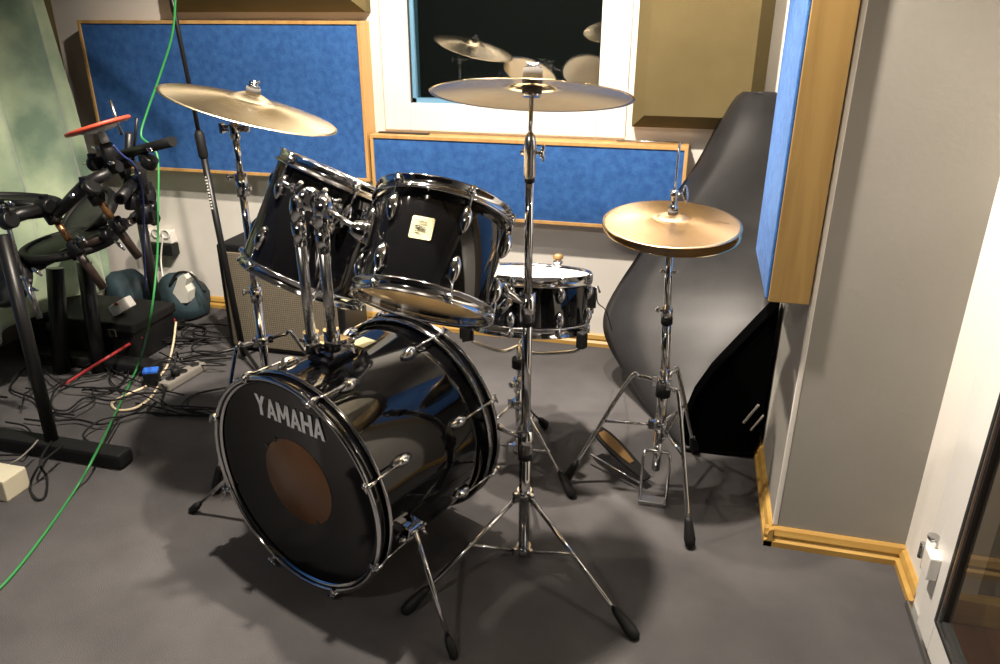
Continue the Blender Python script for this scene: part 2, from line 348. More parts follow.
mb = MB(); mb.bb((GX0-.003, YB+.055, GZ0), (GX0+.0005, YB+.0551, 2.1)); mb.bb((GX0-.0005, YB+.012, GZ0-.004), (GX0+.006, YB+.022, 2.1)); mb.out('gasket', 'gasket', win)
mb = MB(); mb.box(((GX0+GX1)/2, YB+.045, (GZ0+2.1)/2), (GX1-GX0+.02, .004, 2.1-GZ0+.02), rot=Matrix.Rotation(R(GLROT), 3, 'Z') @ Matrix.Rotation(R(GLTILT), 3, 'X')); mb.out('window_glass', 'glass', win)
mb = MB(); mb.bb((-2.2, 4.6, .3), (.6, 4.7, 2.6)); mb.bb((-2.2, YB+.12, .2), (.6, 4.7, .3)); mb.bb((-2.3, YB+.12, .2), (-2.2, 4.7, 2.6)); mb.bb((.6, YB+.12, .2), (.7, 4.7, 2.6)); mb.bb((-2.3, YB+.12, 2.6), (.7, 4.7, 2.7)); struct(mb, 'wall_behind_window', 'night')
# ================================================================ WALL PANELS
def wall_panel(label, x0, x1, z0, z1, t=.10, fr=.014):
    p = thing('acoustic_panel', label, 'acoustic panel', ((x0+x1)/2, YB-.001, z0), 'blue framed acoustic panels')
    y0, y1 = YB-.001-t, YB-.001; mb = MB()
    for a, b in (((x0, y0, z0), (x1, y1, z0+fr)), ((x0, y0, z1-fr), (x1, y1, z1)), ((x0, y0, z0+fr), (x0+fr, y1, z1-fr)), ((x1-fr, y0, z0+fr), (x1, y1, z1-fr))): mb.bb(a, b, bev=.0015)
    mb.out('frame', 'pine', p)
    mb = MB(); nx, nz = 40, 14; X0, X1, Z0, Z1 = x0+fr, x1-fr, z0+fr, z1-fr
    rnd = random.Random(x0); ws = [(rnd.uniform(-5, 5), rnd.uniform(-9, 9), rnd.uniform(0, 6)) for _ in range(5)]
    L = []
    for j in range(nz+1):
        row = []
        for i in range(nx+1):
            u, v = i/nx, j/nz; e = min(1, 10*u, 10*(1-u), 6*v, 6*(1-v)); x = X0+(X1-X0)*u; z = Z0+(Z1-Z0)*v
            d = e*(.004+.0022*sum(sin(a*x+b*z+c) for a, b, c in ws)/2)
            row.append((x, y0+.006-d, z))
        L.append(row)
    mb.loft(L, closed=False); mb.bb((X0, y0+.012, Z0), (X1, y1-.002, Z1)); mb.out('fabric', 'blue', p)
    return p
wall_panel('blue velour panel in pine frame high on the wall behind the left cymbal', -2.76, -1.385, .715, 1.372)
wall_panel('lower blue velour panel in pine frame, mounted under the window', -1.372, -.033, .577, .920)
p = thing('acoustic_panel', 'deep blue-faced panel with knotty pine edge, fixed to the side of the white column', 'acoustic panel', (.25, 2.07, .73), 'blue framed acoustic panels')
mb = MB(); mb.bb((.208, 1.872, .731), (.304, 1.892, 2.35), bev=.002); mb.bb((.208, 2.30, .731), (.304, 2.32, 2.35), bev=.002); mb.bb((.208, 1.892, .731), (.304, 2.30, .748), bev=.002); mb.bb((.208, 1.892, 2.333), (.304, 2.30, 2.35), bev=.002); mb.out('frame', 'pineknot', p)
mb = MB(); mb.bb((.200, 1.878, .737), (.209, 2.315, 2.344), bev=.004); mb.out('fabric', 'blue', p)
mb = MB(); mb.bb((.304, 1.93, .76), (.312, 2.24, 2.3)); mb.out('backing', 'void', p)
def bevel_panel(label, x0, x1, z0, z1, t=.11, b=.05):
    mb = MB(); y0, y1 = YB-.001-t, YB-.001; q = y0+.05
    r = lambda a, y: [(x0+a, y, z0+a), (x1-a, y, z0+a), (x1-a, y, z1-a), (x0+a, y, z1-a)]
    mb.loft([r(0, y1), r(0, q), r(b*.98, y0+.001), r(b, y0)], smooth=False); return solo(mb, 'foam_panel', 'tan', label, 'acoustic panel', 'tan foam panels', loc=((x0+x1)/2, y1, z0))
bevel_panel('large tan slant-edged foam panel on the wall right of the window', -.262, .222, .985, 1.9)
bevel_panel('tan slant-edged foam panel above the left blue panel, only its lower edge in view', -2.30, -1.375, 1.405, 1.95, t=.10)
mb = MB(); x0, y0, y1, z0, z1 = -2.98, 2.86, 3.10, .45, 2.0
mb.bb((-2.978, y0, z0), (-2.90, y1, z1), bev=.012); solo(mb, 'foam_panel', 'tan', 'narrow tan panel on the left side wall, half behind the green curtain', 'acoustic panel', 'tan foam panels')
# ================================================================ DRUMS
def hoop_mb(r, z, h=.028, flip=1):      # triple flanged metal hoop
    mb = MB(); f = flip; pr = [(r+.001, z-f*.010), (r+.012, z-f*.010), (r+.012, z-f*.006), (r+.0035, z-f*.002), (r+.0035, z+f*(h-.016)), (r+.009, z+f*(h-.011)), (r+.009, z+f*(h-.008)), (r+.002, z+f*(h-.010)), (r+.001, z+f*(h-.016))]
    return mb.lathe(pr, n=72, closed=True)
def pol(r, th, z): return V((r*sin(th), -r*cos(th), z))
def lug_mb(r, th, z, L=.062, wd=.0135):
    mb = MB(); n = V((sin(th), -cos(th), 0)); tn = V((cos(th), sin(th), 0)); loops = []
    for k in range(13):
        s = k/12; q = sin(pi*s)**.55 if 0 < s < 1 else .02; zz = z+(s-.5)*L; hh = .021*(.35+.65*sin(pi*s)) if 0 < s < 1 else .004
        loops.append([V((0, 0, zz))+n*(r+hh*(.02+.98*max(0, sin(a))**.8))+tn*(wd*q*cos(a)) for a in [pi*i/10 for i in range(11)]])
    return mb.loft(loops)
def text_polys():
    # capital letters of the front logo on a 0..1 grid (x widths about 0.62)
    s = .17
    A = [[(0, 0), (s, 0), (.355, 1), (.245, 1)], [(.6, 0), (.43, 0), (.245, 1), (.355, 1)], [(.13, .22), (.47, .22), (.44, .38), (.16, .38)]]
    return {'Y': [[(0, 1), (s+.01, 1), (.37, .52), (.23, .45)], [(.6, 1), (.42, 1), (.23, .52), (.37, .45)], [(.215, 0), (.385, 0), (.385, .53), (.215, .53)]],
            'A': A, 'M': [[(0, 0), (s, 0), (s, 1), (0, 1)], [(.53, 0), (.70, 0), (.70, 1), (.53, 1)], [(0, 1), (.17, 1), (.40, .25), (.30, .25)], [(.70, 1), (.53, 1), (.30, .25), (.40, .25)]],
            'H': [[(0, 0), (s, 0), (s, 1), (0, 1)], [(.43, 0), (.60, 0), (.60, 1), (.43, 1)], [(.1, .42), (.5, .42), (.5, .6), (.1, .6)]]}
LW = {'Y': .6, 'A': .6, 'M': .7, 'H': .6}
def word(mb, w, put, gap=.05, depth=V((0, 0, 0))):
    T = text_polys(); tot = sum(LW[c] for c in w)+gap*(len(w)-1); x = 0
    for c in w:
        for poly in T[c]: mb.prism([put((x+a)/tot, b) for a, b in poly], depth)
        x += LW[c]+gap
def make_tom(label, o, axis, R0, L, lugs, badge_th=None, open_top='whitehead', name='rack_tom', cat='drum'):
    z = V(axis).normalized(); x = (V((cos(YAW), sin(YAW), 0))-z*V((cos(YAW), sin(YAW), 0)).dot(z)).normalized(); y = z.cross(x)
    m = Matrix(((x.x, y.x, z.x, o[0]), (x.y, y.y, z.y, o[1]), (x.z, y.z, z.z, o[2]), (0, 0, 0, 1)))
    t = thing(name, label, cat, o, local=m)
    mb = MB(); mb.lathe([(R0, .012), (R0, L-.012), (R0-.003, L-.009), (R0-.007, L-.012), (R0-.007, .012), (R0-.003, .009)], n=144, closed=True)
    sh = mb.out('shell', 'lacquer', t)
    mb = MB(); mb.lathe([(R0-.0072, .013), (R0-.0072, L-.013), (R0-.0082, L-.013), (R0-.0082, .013)], n=72, closed=True); mb.out('shell_lining', 'ply', t, 'wooden inside of the shell')
    hoop_mb(R0, L-.012).out('top_hoop', 'chrome', t); hoop_mb(R0, .012, flip=-1).out('bottom_hoop', 'chrome', t)
    mb = MB(); mb.lathe([(0, L-.001), (R0-.004, L-.001), (R0+.001, L-.006)], n=72, cap=False); mb.out('top_head', open_top, t)
    mb = MB(); mb.lathe([(0, .001), (R0-.004, .001), (R0+.001, .006)], n=72, cap=False); mb.out('bottom_head', 'clearhead', t, 'clear lower drum skin')
    for th in lugs:
        for zz in (L*.73, L*.27):
            lug = lug_mb(R0-.001, th, zz, .066 if L > .2 else .05).out('lug', 'chrome', t)
            s = 1 if zz > L/2 else -1; e = L-.002 if s > 0 else .002
            mb = MB(); mb.cyl(pol(R0+.011, th, zz+s*.025), pol(R0+.011, th, e), .0028, n=8); mb.cyl(pol(R0+.010, th, e-s*.012), pol(R0+.010, th, e+s*.010), .0055, n=8); mb.ball(pol(R0+.006, th, e-s*.004), .010, (1, 1, .8), seg=10); mb.out('tension_rod', 'chrome', t)
    if badge_th is not None:
        mb = MB(); rr = R0+.0012; zc = L*.56
        L2 = [[pol(rr+dr, badge_th+a/R0, zc+b) for a, b in [(-.024, -.021), (-.021, -.024), (.021, -.024), (.024, -.021), (.024, .021), (.021, .024), (-.021, .024), (-.024, .021)]] for dr in (0, .001)]
        mb.loft(L2, smooth=False); bd = mb.out('badge', 'badge', t)
        mb = MB(); word(mb, 'YAMAHA', lambda a, b: pol(rr+.0012, badge_th+(a-.5)*.019/R0, zc+.010+b*.005), depth=pol(.0004, badge_th, 0))
        arc = [pol(rr+.0016, badge_th+(-.014+.020*s)/R0, zc+.001+.003*sin(s*5)) for s in [i/10 for i in range(11)]]; mb.tube(arc, .0013, 5)
        arc = [pol(rr+.0016, badge_th+(.001+.008*cos(s*4.4))/R0, zc-.004+.006*sin(s*4.4)) for s in [i/10 for i in range(11)]]; mb.tube(arc, .0009, 5)
        mb.tube([pol(rr+.0016, badge_th+(-.013)/R0, zc-.008), pol(rr+.0016, badge_th-.007/R0, zc-.007)], .0008, 5)
        mb.out('lettering', 'ink', bd)
    return t, m
AX1 = V((.077, .676, 1)).normalized(); AX2 = V((.372, .362, 1)).normalized()
O1 = V((-.560, 1.471, .792)); O2 = V((-.978, 1.698, .742))
tom1, MT1 = make_tom('smaller black rack tom with the square cream badge, mounted right of the twin posts', O1, AX1, .150, .239, [R(a) for a in (-34, 27, 88, 148, 208, 268)], badge_th=R(-5))
tom2, MT2 = make_tom('larger black rack tom without a visible badge, tilted to the left of the twin posts', O2, AX2, .163, .292, [R(a) for a in (-95, -38, 25, 85, 145, 205)])
# snare
SN = V((-.449, 2.084, .520))
sn, MS = make_tom('shallow black snare drum with white coated skin, on its stand behind the tall cymbal pole', SN, (-.015, .203, 1), .176, .160, [R(a) for a in (-62, -18, 27, 72, 117, 162, 207, 252)], name='snare_drum', open_top='snarehead')
mb = MB(); th = R(100); mb.box(pol(.19, th, .085), (.022, .03, .055), rot=Matrix.Rotation(th, 3, 'Z'), bev=.004); mb.tube([pol(.2, th, .10), pol(.215, th, .12), pol(.222, th, .10)], .004, 8); mb.cyl(pol(.2, th, .06), pol(.2, th, .035), .006, n=10); mb.out('strainer', 'chrome', sn)
mb = MB(); mb.bb((-.012, -.17, -.004), (.012, .17, -.002)); mb.out('snare_wires', 'steel', sn)
# bass drum
psi = 1.21188; tl = R(-1.2); BAX = V((cos(psi)*cos(tl), sin(psi)*cos(tl), -sin(tl))); BU = V((sin(psi), -cos(psi), 0)); BY = BAX.cross(BU)
BC = V((-.8948, 1.3959, .306)); BL = .478; RB = .281
mB = Matrix(((BU.x, BY.x, BAX.x, BC.x), (BU.y, BY.y, BAX.y, BC.y), (BU.z, BY.z, BAX.z, BC.z), (0, 0, 0, 1)))
bd = thing('bass_drum', 'large black lacquered bass drum lying on its side, silver lettering on its front skin', 'drum', BC, local=mB)
def wl(p): return mB.inverted() @ V(p)
mb = MB(); mb.lathe([(RB, .03)]+[(RB, .03+(BL-.06)*i/6) for i in range(1, 6)]+[(RB, BL-.03), (RB-.008, BL-.03), (RB-.008, .03)], n=256, closed=True); mb.out('shell', 'lacquer', bd)
def bass_hoop(z0, s):                   # s=+1 front, -1 rear: a black band between two chrome flanges
    band = [(.284, 0), (.2915, 0), (.2885, .004), (.2885, .041), (.2925, .045), (.284, .045)]
    mb = MB(); mb.lathe([(.2835, .002), (.2895, .002), (.2895, .043), (.2835, .043)], o=(0, 0, z0), axis=(0, 0, s), n=96, closed=True); h = mb.out('hoop', 'lacquer', bd)
    mb = MB()
    for zc in (.003, .042): mb.lathe([(.2935+.0062*cos(a), zc+.0055*sin(a)) for a in [2*pi*i/10 for i in range(10)]], o=(0, 0, z0), axis=(0, 0, s), n=96, closed=True)
    mb.lathe([(.279, .010), (.285, .003), (.2865, .003), (.2865, .006), (.280, .014)], o=(0, 0, z0), axis=(0, 0, s), n=96, closed=True)
    mb.out('hoop_flange', 'chrome', h, 'chrome edges of the black hoop'); return h
bass_hoop(0, 1); bass_hoop(BL, -1)
mb = MB(); mb.lathe([(0, .020), (.262, .020), (.272, .014), (.280, .014)], n=96, cap=False); hd = mb.out('front_head', 'headblack', bd)
mb = MB(); mb.lathe([(0, BL-.020), (.262, BL-.020), (.280, BL-.014)], n=96, cap=False); mb.out('rear_head', 'whitehead', bd, 'pale rear skin')
mb = MB(); mb.lathe([(0, .0190), (.119, .0190), (.120, .0198)], o=(.004, -.007, 0), n=64); pt = mb.out('centre_patch', 'patch', hd, 'round brown patch in the middle of the black skin')
mb = MB()
for a, b in ((-.062, -.108), (-.1, -.078), (.062, .092)): mb.lathe([(0, .0186), (.007, .0186), (.0075, .019)], o=(a, b, 0), n=16)
mb.out('dot', 'ink', pt)
mb = MB(); word(mb, 'YAMAHA', lambda a, b: V((-.118+.244*a, -(.167+.056*b), .0192)), depth=V((0, 0, -.0006))); mb.out('lettering', 'silver', hd, 'silver capital letters')
def bp(r, ph, z): return V((r*sin(ph), -r*cos(ph), z))
for k in range(8):
    ph = R(22.5+45*k); n = V((sin(ph), -cos(ph), 0)); tn = V((cos(ph), sin(ph), 0))
    for s, zl, ze in ((1, .125, 0), (-1, BL-.135, BL)):
        loops = []
        for i in range(13):
            q = i/12; f = max(.03, sin(pi*q)**.5); hh = .024*(.3+.7*sin(pi*q)); zz = zl+(q-.5)*.068
            loops.append([V((0, 0, zz))+n*(RB-.001+hh*max(0, sin(a))**.8)+tn*(.0145*f*cos(a)) for a in [pi*j/10 for j in range(11)]])
        MB().loft(loops).out('lug', 'chrome', bd)
        mb = MB(); r = .300
        mb.cyl(bp(.297, ph, zl-s*.02), bp(r, ph, ze-s*.012), .0032, n=8); a, b = bp(r+.001, ph, ze-s*.012)-tn*.013, bp(r+.001, ph, ze-s*.012)+tn*.013; mb.tube([a, b], .0032, 8)
        mb.out('tension_rod', 'chrome', bd)
        mb = MB(); mb.tube([bp(.3, ph, ze+s*.030), bp(.304, ph, ze+s*.010), bp(.303, ph, ze-s*.004), bp(.290, ph, ze-s*.006), bp(.283, ph, ze-s*.001)], .0048, 8, rs=[.004, .006, .0062, .0055, .004]); mb.out('claw', 'chrome', bd)
# top plate, badge
mb = MB(); mb.box(bp(RB+.006, R(-3), .195), (.075, .014, .105), bev=.003); mb.out('holder_plate', 'black', bd)
mb = MB(); mb.box(bp(RB+.002, R(-2), .295), (.05, .003, .05), bev=.001); mb.out('badge', 'badge', bd)
# spurs
for s, foot, ph, nm in ((1, V((-.4316, 1.2579, 0)), R(103), 0), (-1, V((-1.382, 1.600, 0)), R(-103), 1)):
    b0 = bp(RB, ph, .115); n = V((sin(ph), -cos(ph), 0))
    mb = MB(); mb.box(b0+n*.010, (.045, .028, .05), rot=Matrix.Rotation(ph-s*pi/2, 3, 'Z'), bev=.005); mb.cyl(b0+n*.02-V((0, 0, .02)), b0+n*.02+V((0, 0, .02)), .013, n=14); wing(mb, b0+n*.03+V((0, 0, .012)), n+V((0, 0, .6)), (0, 1, 0)); br = mb.out('spur_bracket', 'chrome', bd)
    f = wl(foot); top = b0+n*.026; d = (f-top).normalized(); top2 = top-d*.035
    mb = MB(); mb.cyl(top2, f-d*.05, .0062, n=12); sp = mb.out('spur', 'chrome', bd)
    mb = MB(); mb.lathe([(.004, 0), (.011, .008), (.012, .035), (.008, .055), (.006, .055)], o=f, axis=-d, n=14); mb.out('rubber_foot', 'rubber', sp)
# tom holder: two chrome posts with ball clamps and arms
bt = mB @ bp(RB+.014, R(-3), .195)
th_ = thing('tom_holder', 'chrome twin-post tom holder standing on top of the bass drum', 'drum hardware', bt)
PO = [(at(313, 352, 1.535), at(296, 203, 1.475)), (at(333, 350, 1.535), at(320, 210, 1.475))]
mb = MB(); mb.box(bt+V((0, 0, .018)), (.085, .075, .036), rot=Matrix.Rotation(psi-pi/2, 3, 'Z'), bev=.008)
for a, b in PO: mb.cyl(a+V((0, 0, .0)), a+V((0, 0, .055)), .020, n=18)
mb.out('base_clamp', 'chrome', th_)
mb = MB()
for p, d, u in ((bt+V((.055, -.02, .03)), V((.8, -.3, .25)), V((0, .4, 1))), (bt+V((-.03, -.045, .045)), V((-.2, -.8, .5)), V((1, 0, .3))), (bt+V((.045, -.045, .045)), V((.4, -.7, .5)), V((1, 0, .3)))): mb.cyl(p-d*.02, p+d*.004, .004, n=8); wing(mb, p, d, u, 1.25)
mb.out('wing_bolt', 'chrome', th_)
for a, b in PO:
    d = (b-a).normalized(); mb = MB(); mb.cyl(a, b-d*.075, .0128, n=20); ps = mb.out('post', 'steel', th_)
    mb = MB(); mb.cyl(b-d*.10, b-d*.045, .0165, n=18); mb.tube([b-d*.05, b-d*.01, b+d*.012, b+d*.019], .0165, 16, rs=[.0165, .0165, .011, .003]); q = V((.02, .02, 0)) if b is PO[0][1] else V((.004, .004, 0)); mb.lathe([(.012, -.016), (.024, -.015), (.0275, -.008), (.0275, .008), (.024, .015), (.012, .016)], o=b+q+V((0, .006, .004)), axis=(.55, -.8, .1) if b is PO[0][1] else (1, .15, 0), n=26); mb.out('ball_clamp', 'chrome', ps)
# arms
arms = [(PO[1][1], MT1 @ pol(.175, R(-66), .125), MT1 @ pol(.150, R(-66), .125)), (PO[0][1], MT2 @ pol(.188, R(10), .20), MT2 @ pol(.163, R(10), .20))]
for b, e, sft in arms:
    mb = MB(); k = b+V((.006, -.006, .016)); mb.tube(spline([b, (b+e)/2+V((0, -.004, .008)), e], 5), .0065, 10); mb.cyl(b+(e-b).normalized()*.022, b+(e-b).normalized()*.045, .013, n=14); am = mb.out('tom_arm', 'chrome', th_)
    mb = MB(); wing(mb, b+V((0, -.006, .026)), V((.1, -.2, 1)), V((1, .1, 0)), 1.3); mb.cyl(b+V((.018, -.02, 0)), b+V((.028, -.032, .004)), .007, n=8); mb.out('wing_nut', 'chrome', am)
for MT, rr, th, z, t in ((MT1, .150, R(-66), .125, tom1), (MT2, .163, R(10), .20, tom2)):
    mb = MB(); n = V((sin(th), -cos(th), 0)); mb.box(n*(rr+.004)+V((0, 0, z)), (.062, .008, .075), rot=Matrix.Rotation(th, 3, 'Z'), bev=.003); mb.lathe([(.027, 0), (.025, .012), (.020, .024), (.014, .034), (.012, .036)], o=n*(rr+.006)+V((0, 0, z)), axis=n, n=20); wing(mb, n*(rr+.02)+V((0, 0, z+.026)), V((0, 0, 1)), V((cos(th), sin(th), 0)), 1.2); mb.out('mount_bracket', 'chrome', t)
# ================================================================ CYMBALS
def cymbal(name, label, m, o, axis, Rr, bell=.26, bow=.020, bh=.017, flip=False, group=None):
    z = V(axis).normalized(); x, y, z = frame(z, (0, 1, 0)); pts = []
    rb = Rr*bell
    def hgt(r):
        if r <= rb: return bow+bh*(1-(r/rb)**2.4)+(rb-r)*.05
        s = (r-rb)/(Rr-rb); return bow*(1-s**1.5)
    rr = [.006]+[rb*i/8 for i in range(1, 9)]+[rb+(Rr-rb)*i/16 for i in range(1, 17)]
    top = [(r, hgt(r)) for r in rr]; bot = [(r, hgt(r)-.0016) for r in reversed(rr)]
    c = V(o)-z*0; mt = Matrix(((x.x, y.x, z.x, c.x), (x.y, y.y, z.y, c.y), (x.z, y.z, z.z, c.z), (0, 0, 0, 1)))
    mb = MB(); mb.lathe(top+bot, n=96, closed=True); ob = mb.out(name, m); ob.matrix_world = mt; tag(ob, label, 'cymbal', group)
    return ob, mt, hgt
RC = V((-.3587, 1.664, 1.226)); RAX = V((-.014, .248, 1)).normalized()
ride, MR, RH = cymbal('ride_cymbal', 'wide bronze cymbal atop the tall central stand before the window, underside showing', 'cymride', RC, RAX, .222)
CC = V((-1.2000, 1.905, 1.152)); CAX = V((.274, .086, 1)).normalized()
crash, MC, CHt = cymbal('crash_cymbal', 'pale brass cymbal at the left, tilted down to the right before the blue panel', 'cymcrash', CC, CAX, .238, bow=.022, bh=.02)
HC = V((-.047, 2.017, .880)); HAX = V((.011, -.104, 1)).normalized()
hht, MH, HH = cymbal('hi_hat_cymbal', 'upper of the two golden hi-hat cymbals, with small dark print on it', 'cymgold', HC, HAX, .183, bell=.24, bow=.014, bh=.012, group='hi-hat cymbals')
hhb, _, _ = cymbal('hi_hat_cymbal', 'lower hi-hat cymbal turned upside down under the upper one', 'cymride', HC-HAX*.017, -(HAX+V((.035, -.035, 0))), .183, bell=.24, bow=.014, bh=.012, group='hi-hat cymbals')
mb = MB()                                # print on the upper hat, following its surface
def hs(x, y): r = math.hypot(x, y); return V((x, y, HH(r)+.0007))
gx = (MH.to_3x3().inverted() @ V((1, 0, 0))); ang = math.atan2(gx.y, gx.x)
def hp(r, t): return hs(*(V((r, t, 0)).xy @ Matrix.Rotation(ang, 2).transposed()))
for k in range(8):
    r0 = .082+k*.0085; hgt_ = .014 if k in (0, 4) else .008
    mb.tube([hp(r0, .004), hp(r0+.003, .004+hgt_), hp(r0+.005, .006)], .0009, 5)
for k in range(6): mb.tube([hp(.088+k*.006, -.010), hp(.091+k*.006, -.006)], .0007, 5)
mb.tube([hp(.108, .004), hp(.106, -.014)], .0009, 5)
mb.out('print', 'inkbrown', hht)
# ================================================================ STANDS
def knob(mb, p, d, L=.03, r=.008):
    p, d = V(p), V(d).normalized(); mb.cyl(p, p+d*L, .004, n=8); mb.lathe([(.004, 0), (r, .003), (r, .009), (.003, .012)], o=p+d*L, axis=d, n=12)
def tripod(st, xy, feet, hub, low, mid=.45, r=.0062, arch=0, curved=.0, metal='chrome'):
    base = V((*xy, 0))
    for f in feet:
        f = V((*f, 0)); d = (f-base).normalized(); a = base+d*.022+V((0, 0, hub)); tip = f
        pts = [a]
        if arch: pts += [a+d*.05+V((0, 0, .008)), a+d*.085-V((0, 0, .018))]
        dirn = (tip-pts[-1]).normalized(); pts.append(tip-dirn*.045)
        pth = spline(pts, 6) if arch else pts
        mb = MB(); mb.tube(pth, r, 10); lg = mb.out('leg', metal, st)
        mb = MB(); mb.lathe([(.006, 0), (.0135, .006), (.0165, .024), (.0115, .075), (.0085, .088)], o=tip+V((0, 0, .004)), axis=-dirn, n=14); mb.out('rubber_foot', 'rubber', lg)
        j = pts[-2]+(tip-pts[-2])*mid; mb = MB(); s = base+d*.020+V((0, 0, low)); mb.tube([s, j+V((0, 0, 0))], .0048, 8); mb.ball(j, .0075, seg=8); mb.out('brace', metal, st)
    mb = MB()
    for z in (hub, low):
        mb.cyl(base+V((0, 0, z-.014)), base+V((0, 0, z+.014)), .0205, n=18)
        for f in feet: d = (V((*f, 0))-base).normalized(); mb.box(base+d*.022+V((0, 0, z)), (.022, .012, .024), rot=Matrix.Rotation(math.atan2(d.y, d.x), 3, 'Z'), bev=.002)
    mb.out('tripod_collar', metal, st)
# tall stand of the ride
RX = (-.356, 1.645)
st = thing('cymbal_stand', 'tall straight chrome cymbal stand in the centre, its tripod beside the bass drum', 'stand', (*RX, 0), 'cymbal stands')
b0 = V((*RX, 0)); zz = lambda z: b0+V((0, 0, z))
mb = MB(); mb.cyl(zz(.02), zz(.40), .0150, n=20); mb.out('lower_tube', 'chrome', st)
mb = MB(); mb.cyl(zz(.38), zz(.78), .0122, n=20); mb.out('middle_tube', 'chrome', st)
mb = MB(); mb.cyl(zz(.76), zz(1.075), .0098, n=20); mb.out('upper_tube', 'chrome', st)
mb = MB(); mb.cyl(zz(.345), zz(.412), .0205, n=18); mb.tube([zz(.40)+V((-.018, -.01, 0)), zz(.405)+V((-.045, -.012, 0)), zz(.42)+V((-.07, -.015, 0))], .006, 8, rs=[.009, .006, .009]); mb.out('height_clamp', 'chrome', st)
mb = MB(); mb.cyl(zz(.325), zz(.346), .0185, n=18); mb.cyl(zz(.70), zz(.715), .017, n=18); mb.cyl(zz(1.045), zz(1.055), .0115, n=14); mb.out('collar_ring', 'rubber', st)
mb = MB(); mb.cyl(zz(.712), zz(.785), .0185, n=18); mb.tube([zz(.765)+V((-.012, -.012, 0)), zz(.782)+V((-.045, -.02, 0)), zz(.80)+V((-.06, -.022, 0))], .01, 8, rs=[.010, .011, .014]); mb.tube([zz(.765)+V((-.04, -.02, 0)), zz(.74)+V((-.062, -.022, 0))], .011, 8); mb.out('height_clamp', 'chrome', st)
tipj = zz(1.095); cc = RC+RAX*.012
mb = MB(); mb.lathe([(.0105, 0), (.014, .012), (.0135, .05), (.016, .06), (.013, .085), (.010, .098), (.004, .105)], o=zz(1.05), n=18); mb.out('tilter', 'steel', st)
mb = MB(); mb.tube([zz(1.14), zz(1.165), cc-RAX*.01], .0048, 10); mb.cyl(cc-RAX*.02, RC+RAX*.070, .0042, n=10); mb.out('cymbal_rod', 'steel', st)
mb = MB(); knob(mb, zz(1.11)+V((.010, 0, 0)), (1, -.05, 0), .012, .011); mb.box(zz(1.11)+V((.030, 0, 0)), (.006, .012, .036), bev=.002); mb.cyl(zz(1.11)-V((.02, 0, 0)), zz(1.11), .007, n=10); mb.out('wing_nut', 'chrome', st)
mb = MB(); mb.cyl(RC+RAX*.008, RC+RAX*.022, .022, n=24); mb.cyl(RC+RAX*.037, RC+RAX*.058, .0215, n=24); mb.out('felt', 'felt', st)
mb = MB(); mb.cyl(RC+RAX*.000, RC+RAX*.009, .019, n=20); wing(mb, RC+RAX*.058, RAX, (1, .2, 0), .75); mb.lathe([(.016, 0), (.018, .004), (.010, .008)], o=RC+RAX*.058, axis=RAX, n=18); mb.out('cymbal_nut', 'chrome', st)
tripod(st, RX, [(-.0250, 1.425), (-.603, 1.362), (-.43, 2.02)], .215, .035, .42, .0065)
# stand of the left cymbal
CX = (-1.278, 1.935)
st = thing('cymbal_stand', 'chrome cymbal stand at the left, rising behind the larger rack tom', 'stand', (*CX, 0), 'cymbal stands')
b0 = V((*CX, 0)); j = CC+CAX*.01-CAX*.05
mb = MB(); mb.cyl(zz(.12), zz(.60), .0135, n=18); mb.out('lower_tube', 'chrome', st)
mb = MB(); mb.cyl(zz(.58), zz(.95), .0115, n=18); mb.out('middle_tube', 'chrome', st)
mb = MB(); mb.cyl(zz(.93), zz(1.09), .0095, n=18); mb.lathe([(.0095, 0), (.016, .01), (.017, .04), (.010, .05)], o=zz(1.06), n=16); mb.out('upper_tube', 'chrome', st)
mb = MB(); mb.cyl(zz(.90), zz(.965), .0175, n=16); knob(mb, zz(.955), (-1, -.3, 0), .03, .011); knob(mb, zz(.925), (1, -.3, 0), .024, .009); mb.cyl(zz(.57), zz(.62), .018, n=16); knob(mb, zz(.6), (-1, -.3, 0), .03, .011); mb.out('height_clamp', 'chrome', st)
mb = MB(); mb.cyl(zz(1.093)-V((.035, 0, 0)), zz(1.093)+V((.045, .0, 0)), .009, n=14); mb.box(zz(1.093)-V((.04, 0, 0)), (.01, .02, .03), bev=.003); mb.tube([zz(1.093)+V((.02, 0, 0)), j-CAX*.02, CC+CAX*.078], .0045, 10); mb.out('tilter', 'steel', st)
mb = MB(); mb.cyl(CC+CAX*.005, CC+CAX*.025, .02, n=20); mb.cyl(CC+CAX*.042, CC+CAX*.058, .0195, n=20); mb.out('felt', 'felt', st)
mb = MB(); mb.lathe([(.014, 0), (.016, .005), (.009, .009)], o=CC+CAX*.058, axis=CAX, n=16); wing(mb, CC+CAX*.060, CAX, (1, .2, 0), .85); mb.out('cymbal_nut', 'chrome', st)
tripod(st, CX, [(-1.36, 1.70), (-1.04, 2.10), (-1.44, 2.16)], .44, .17, .42, .0065, arch=1)
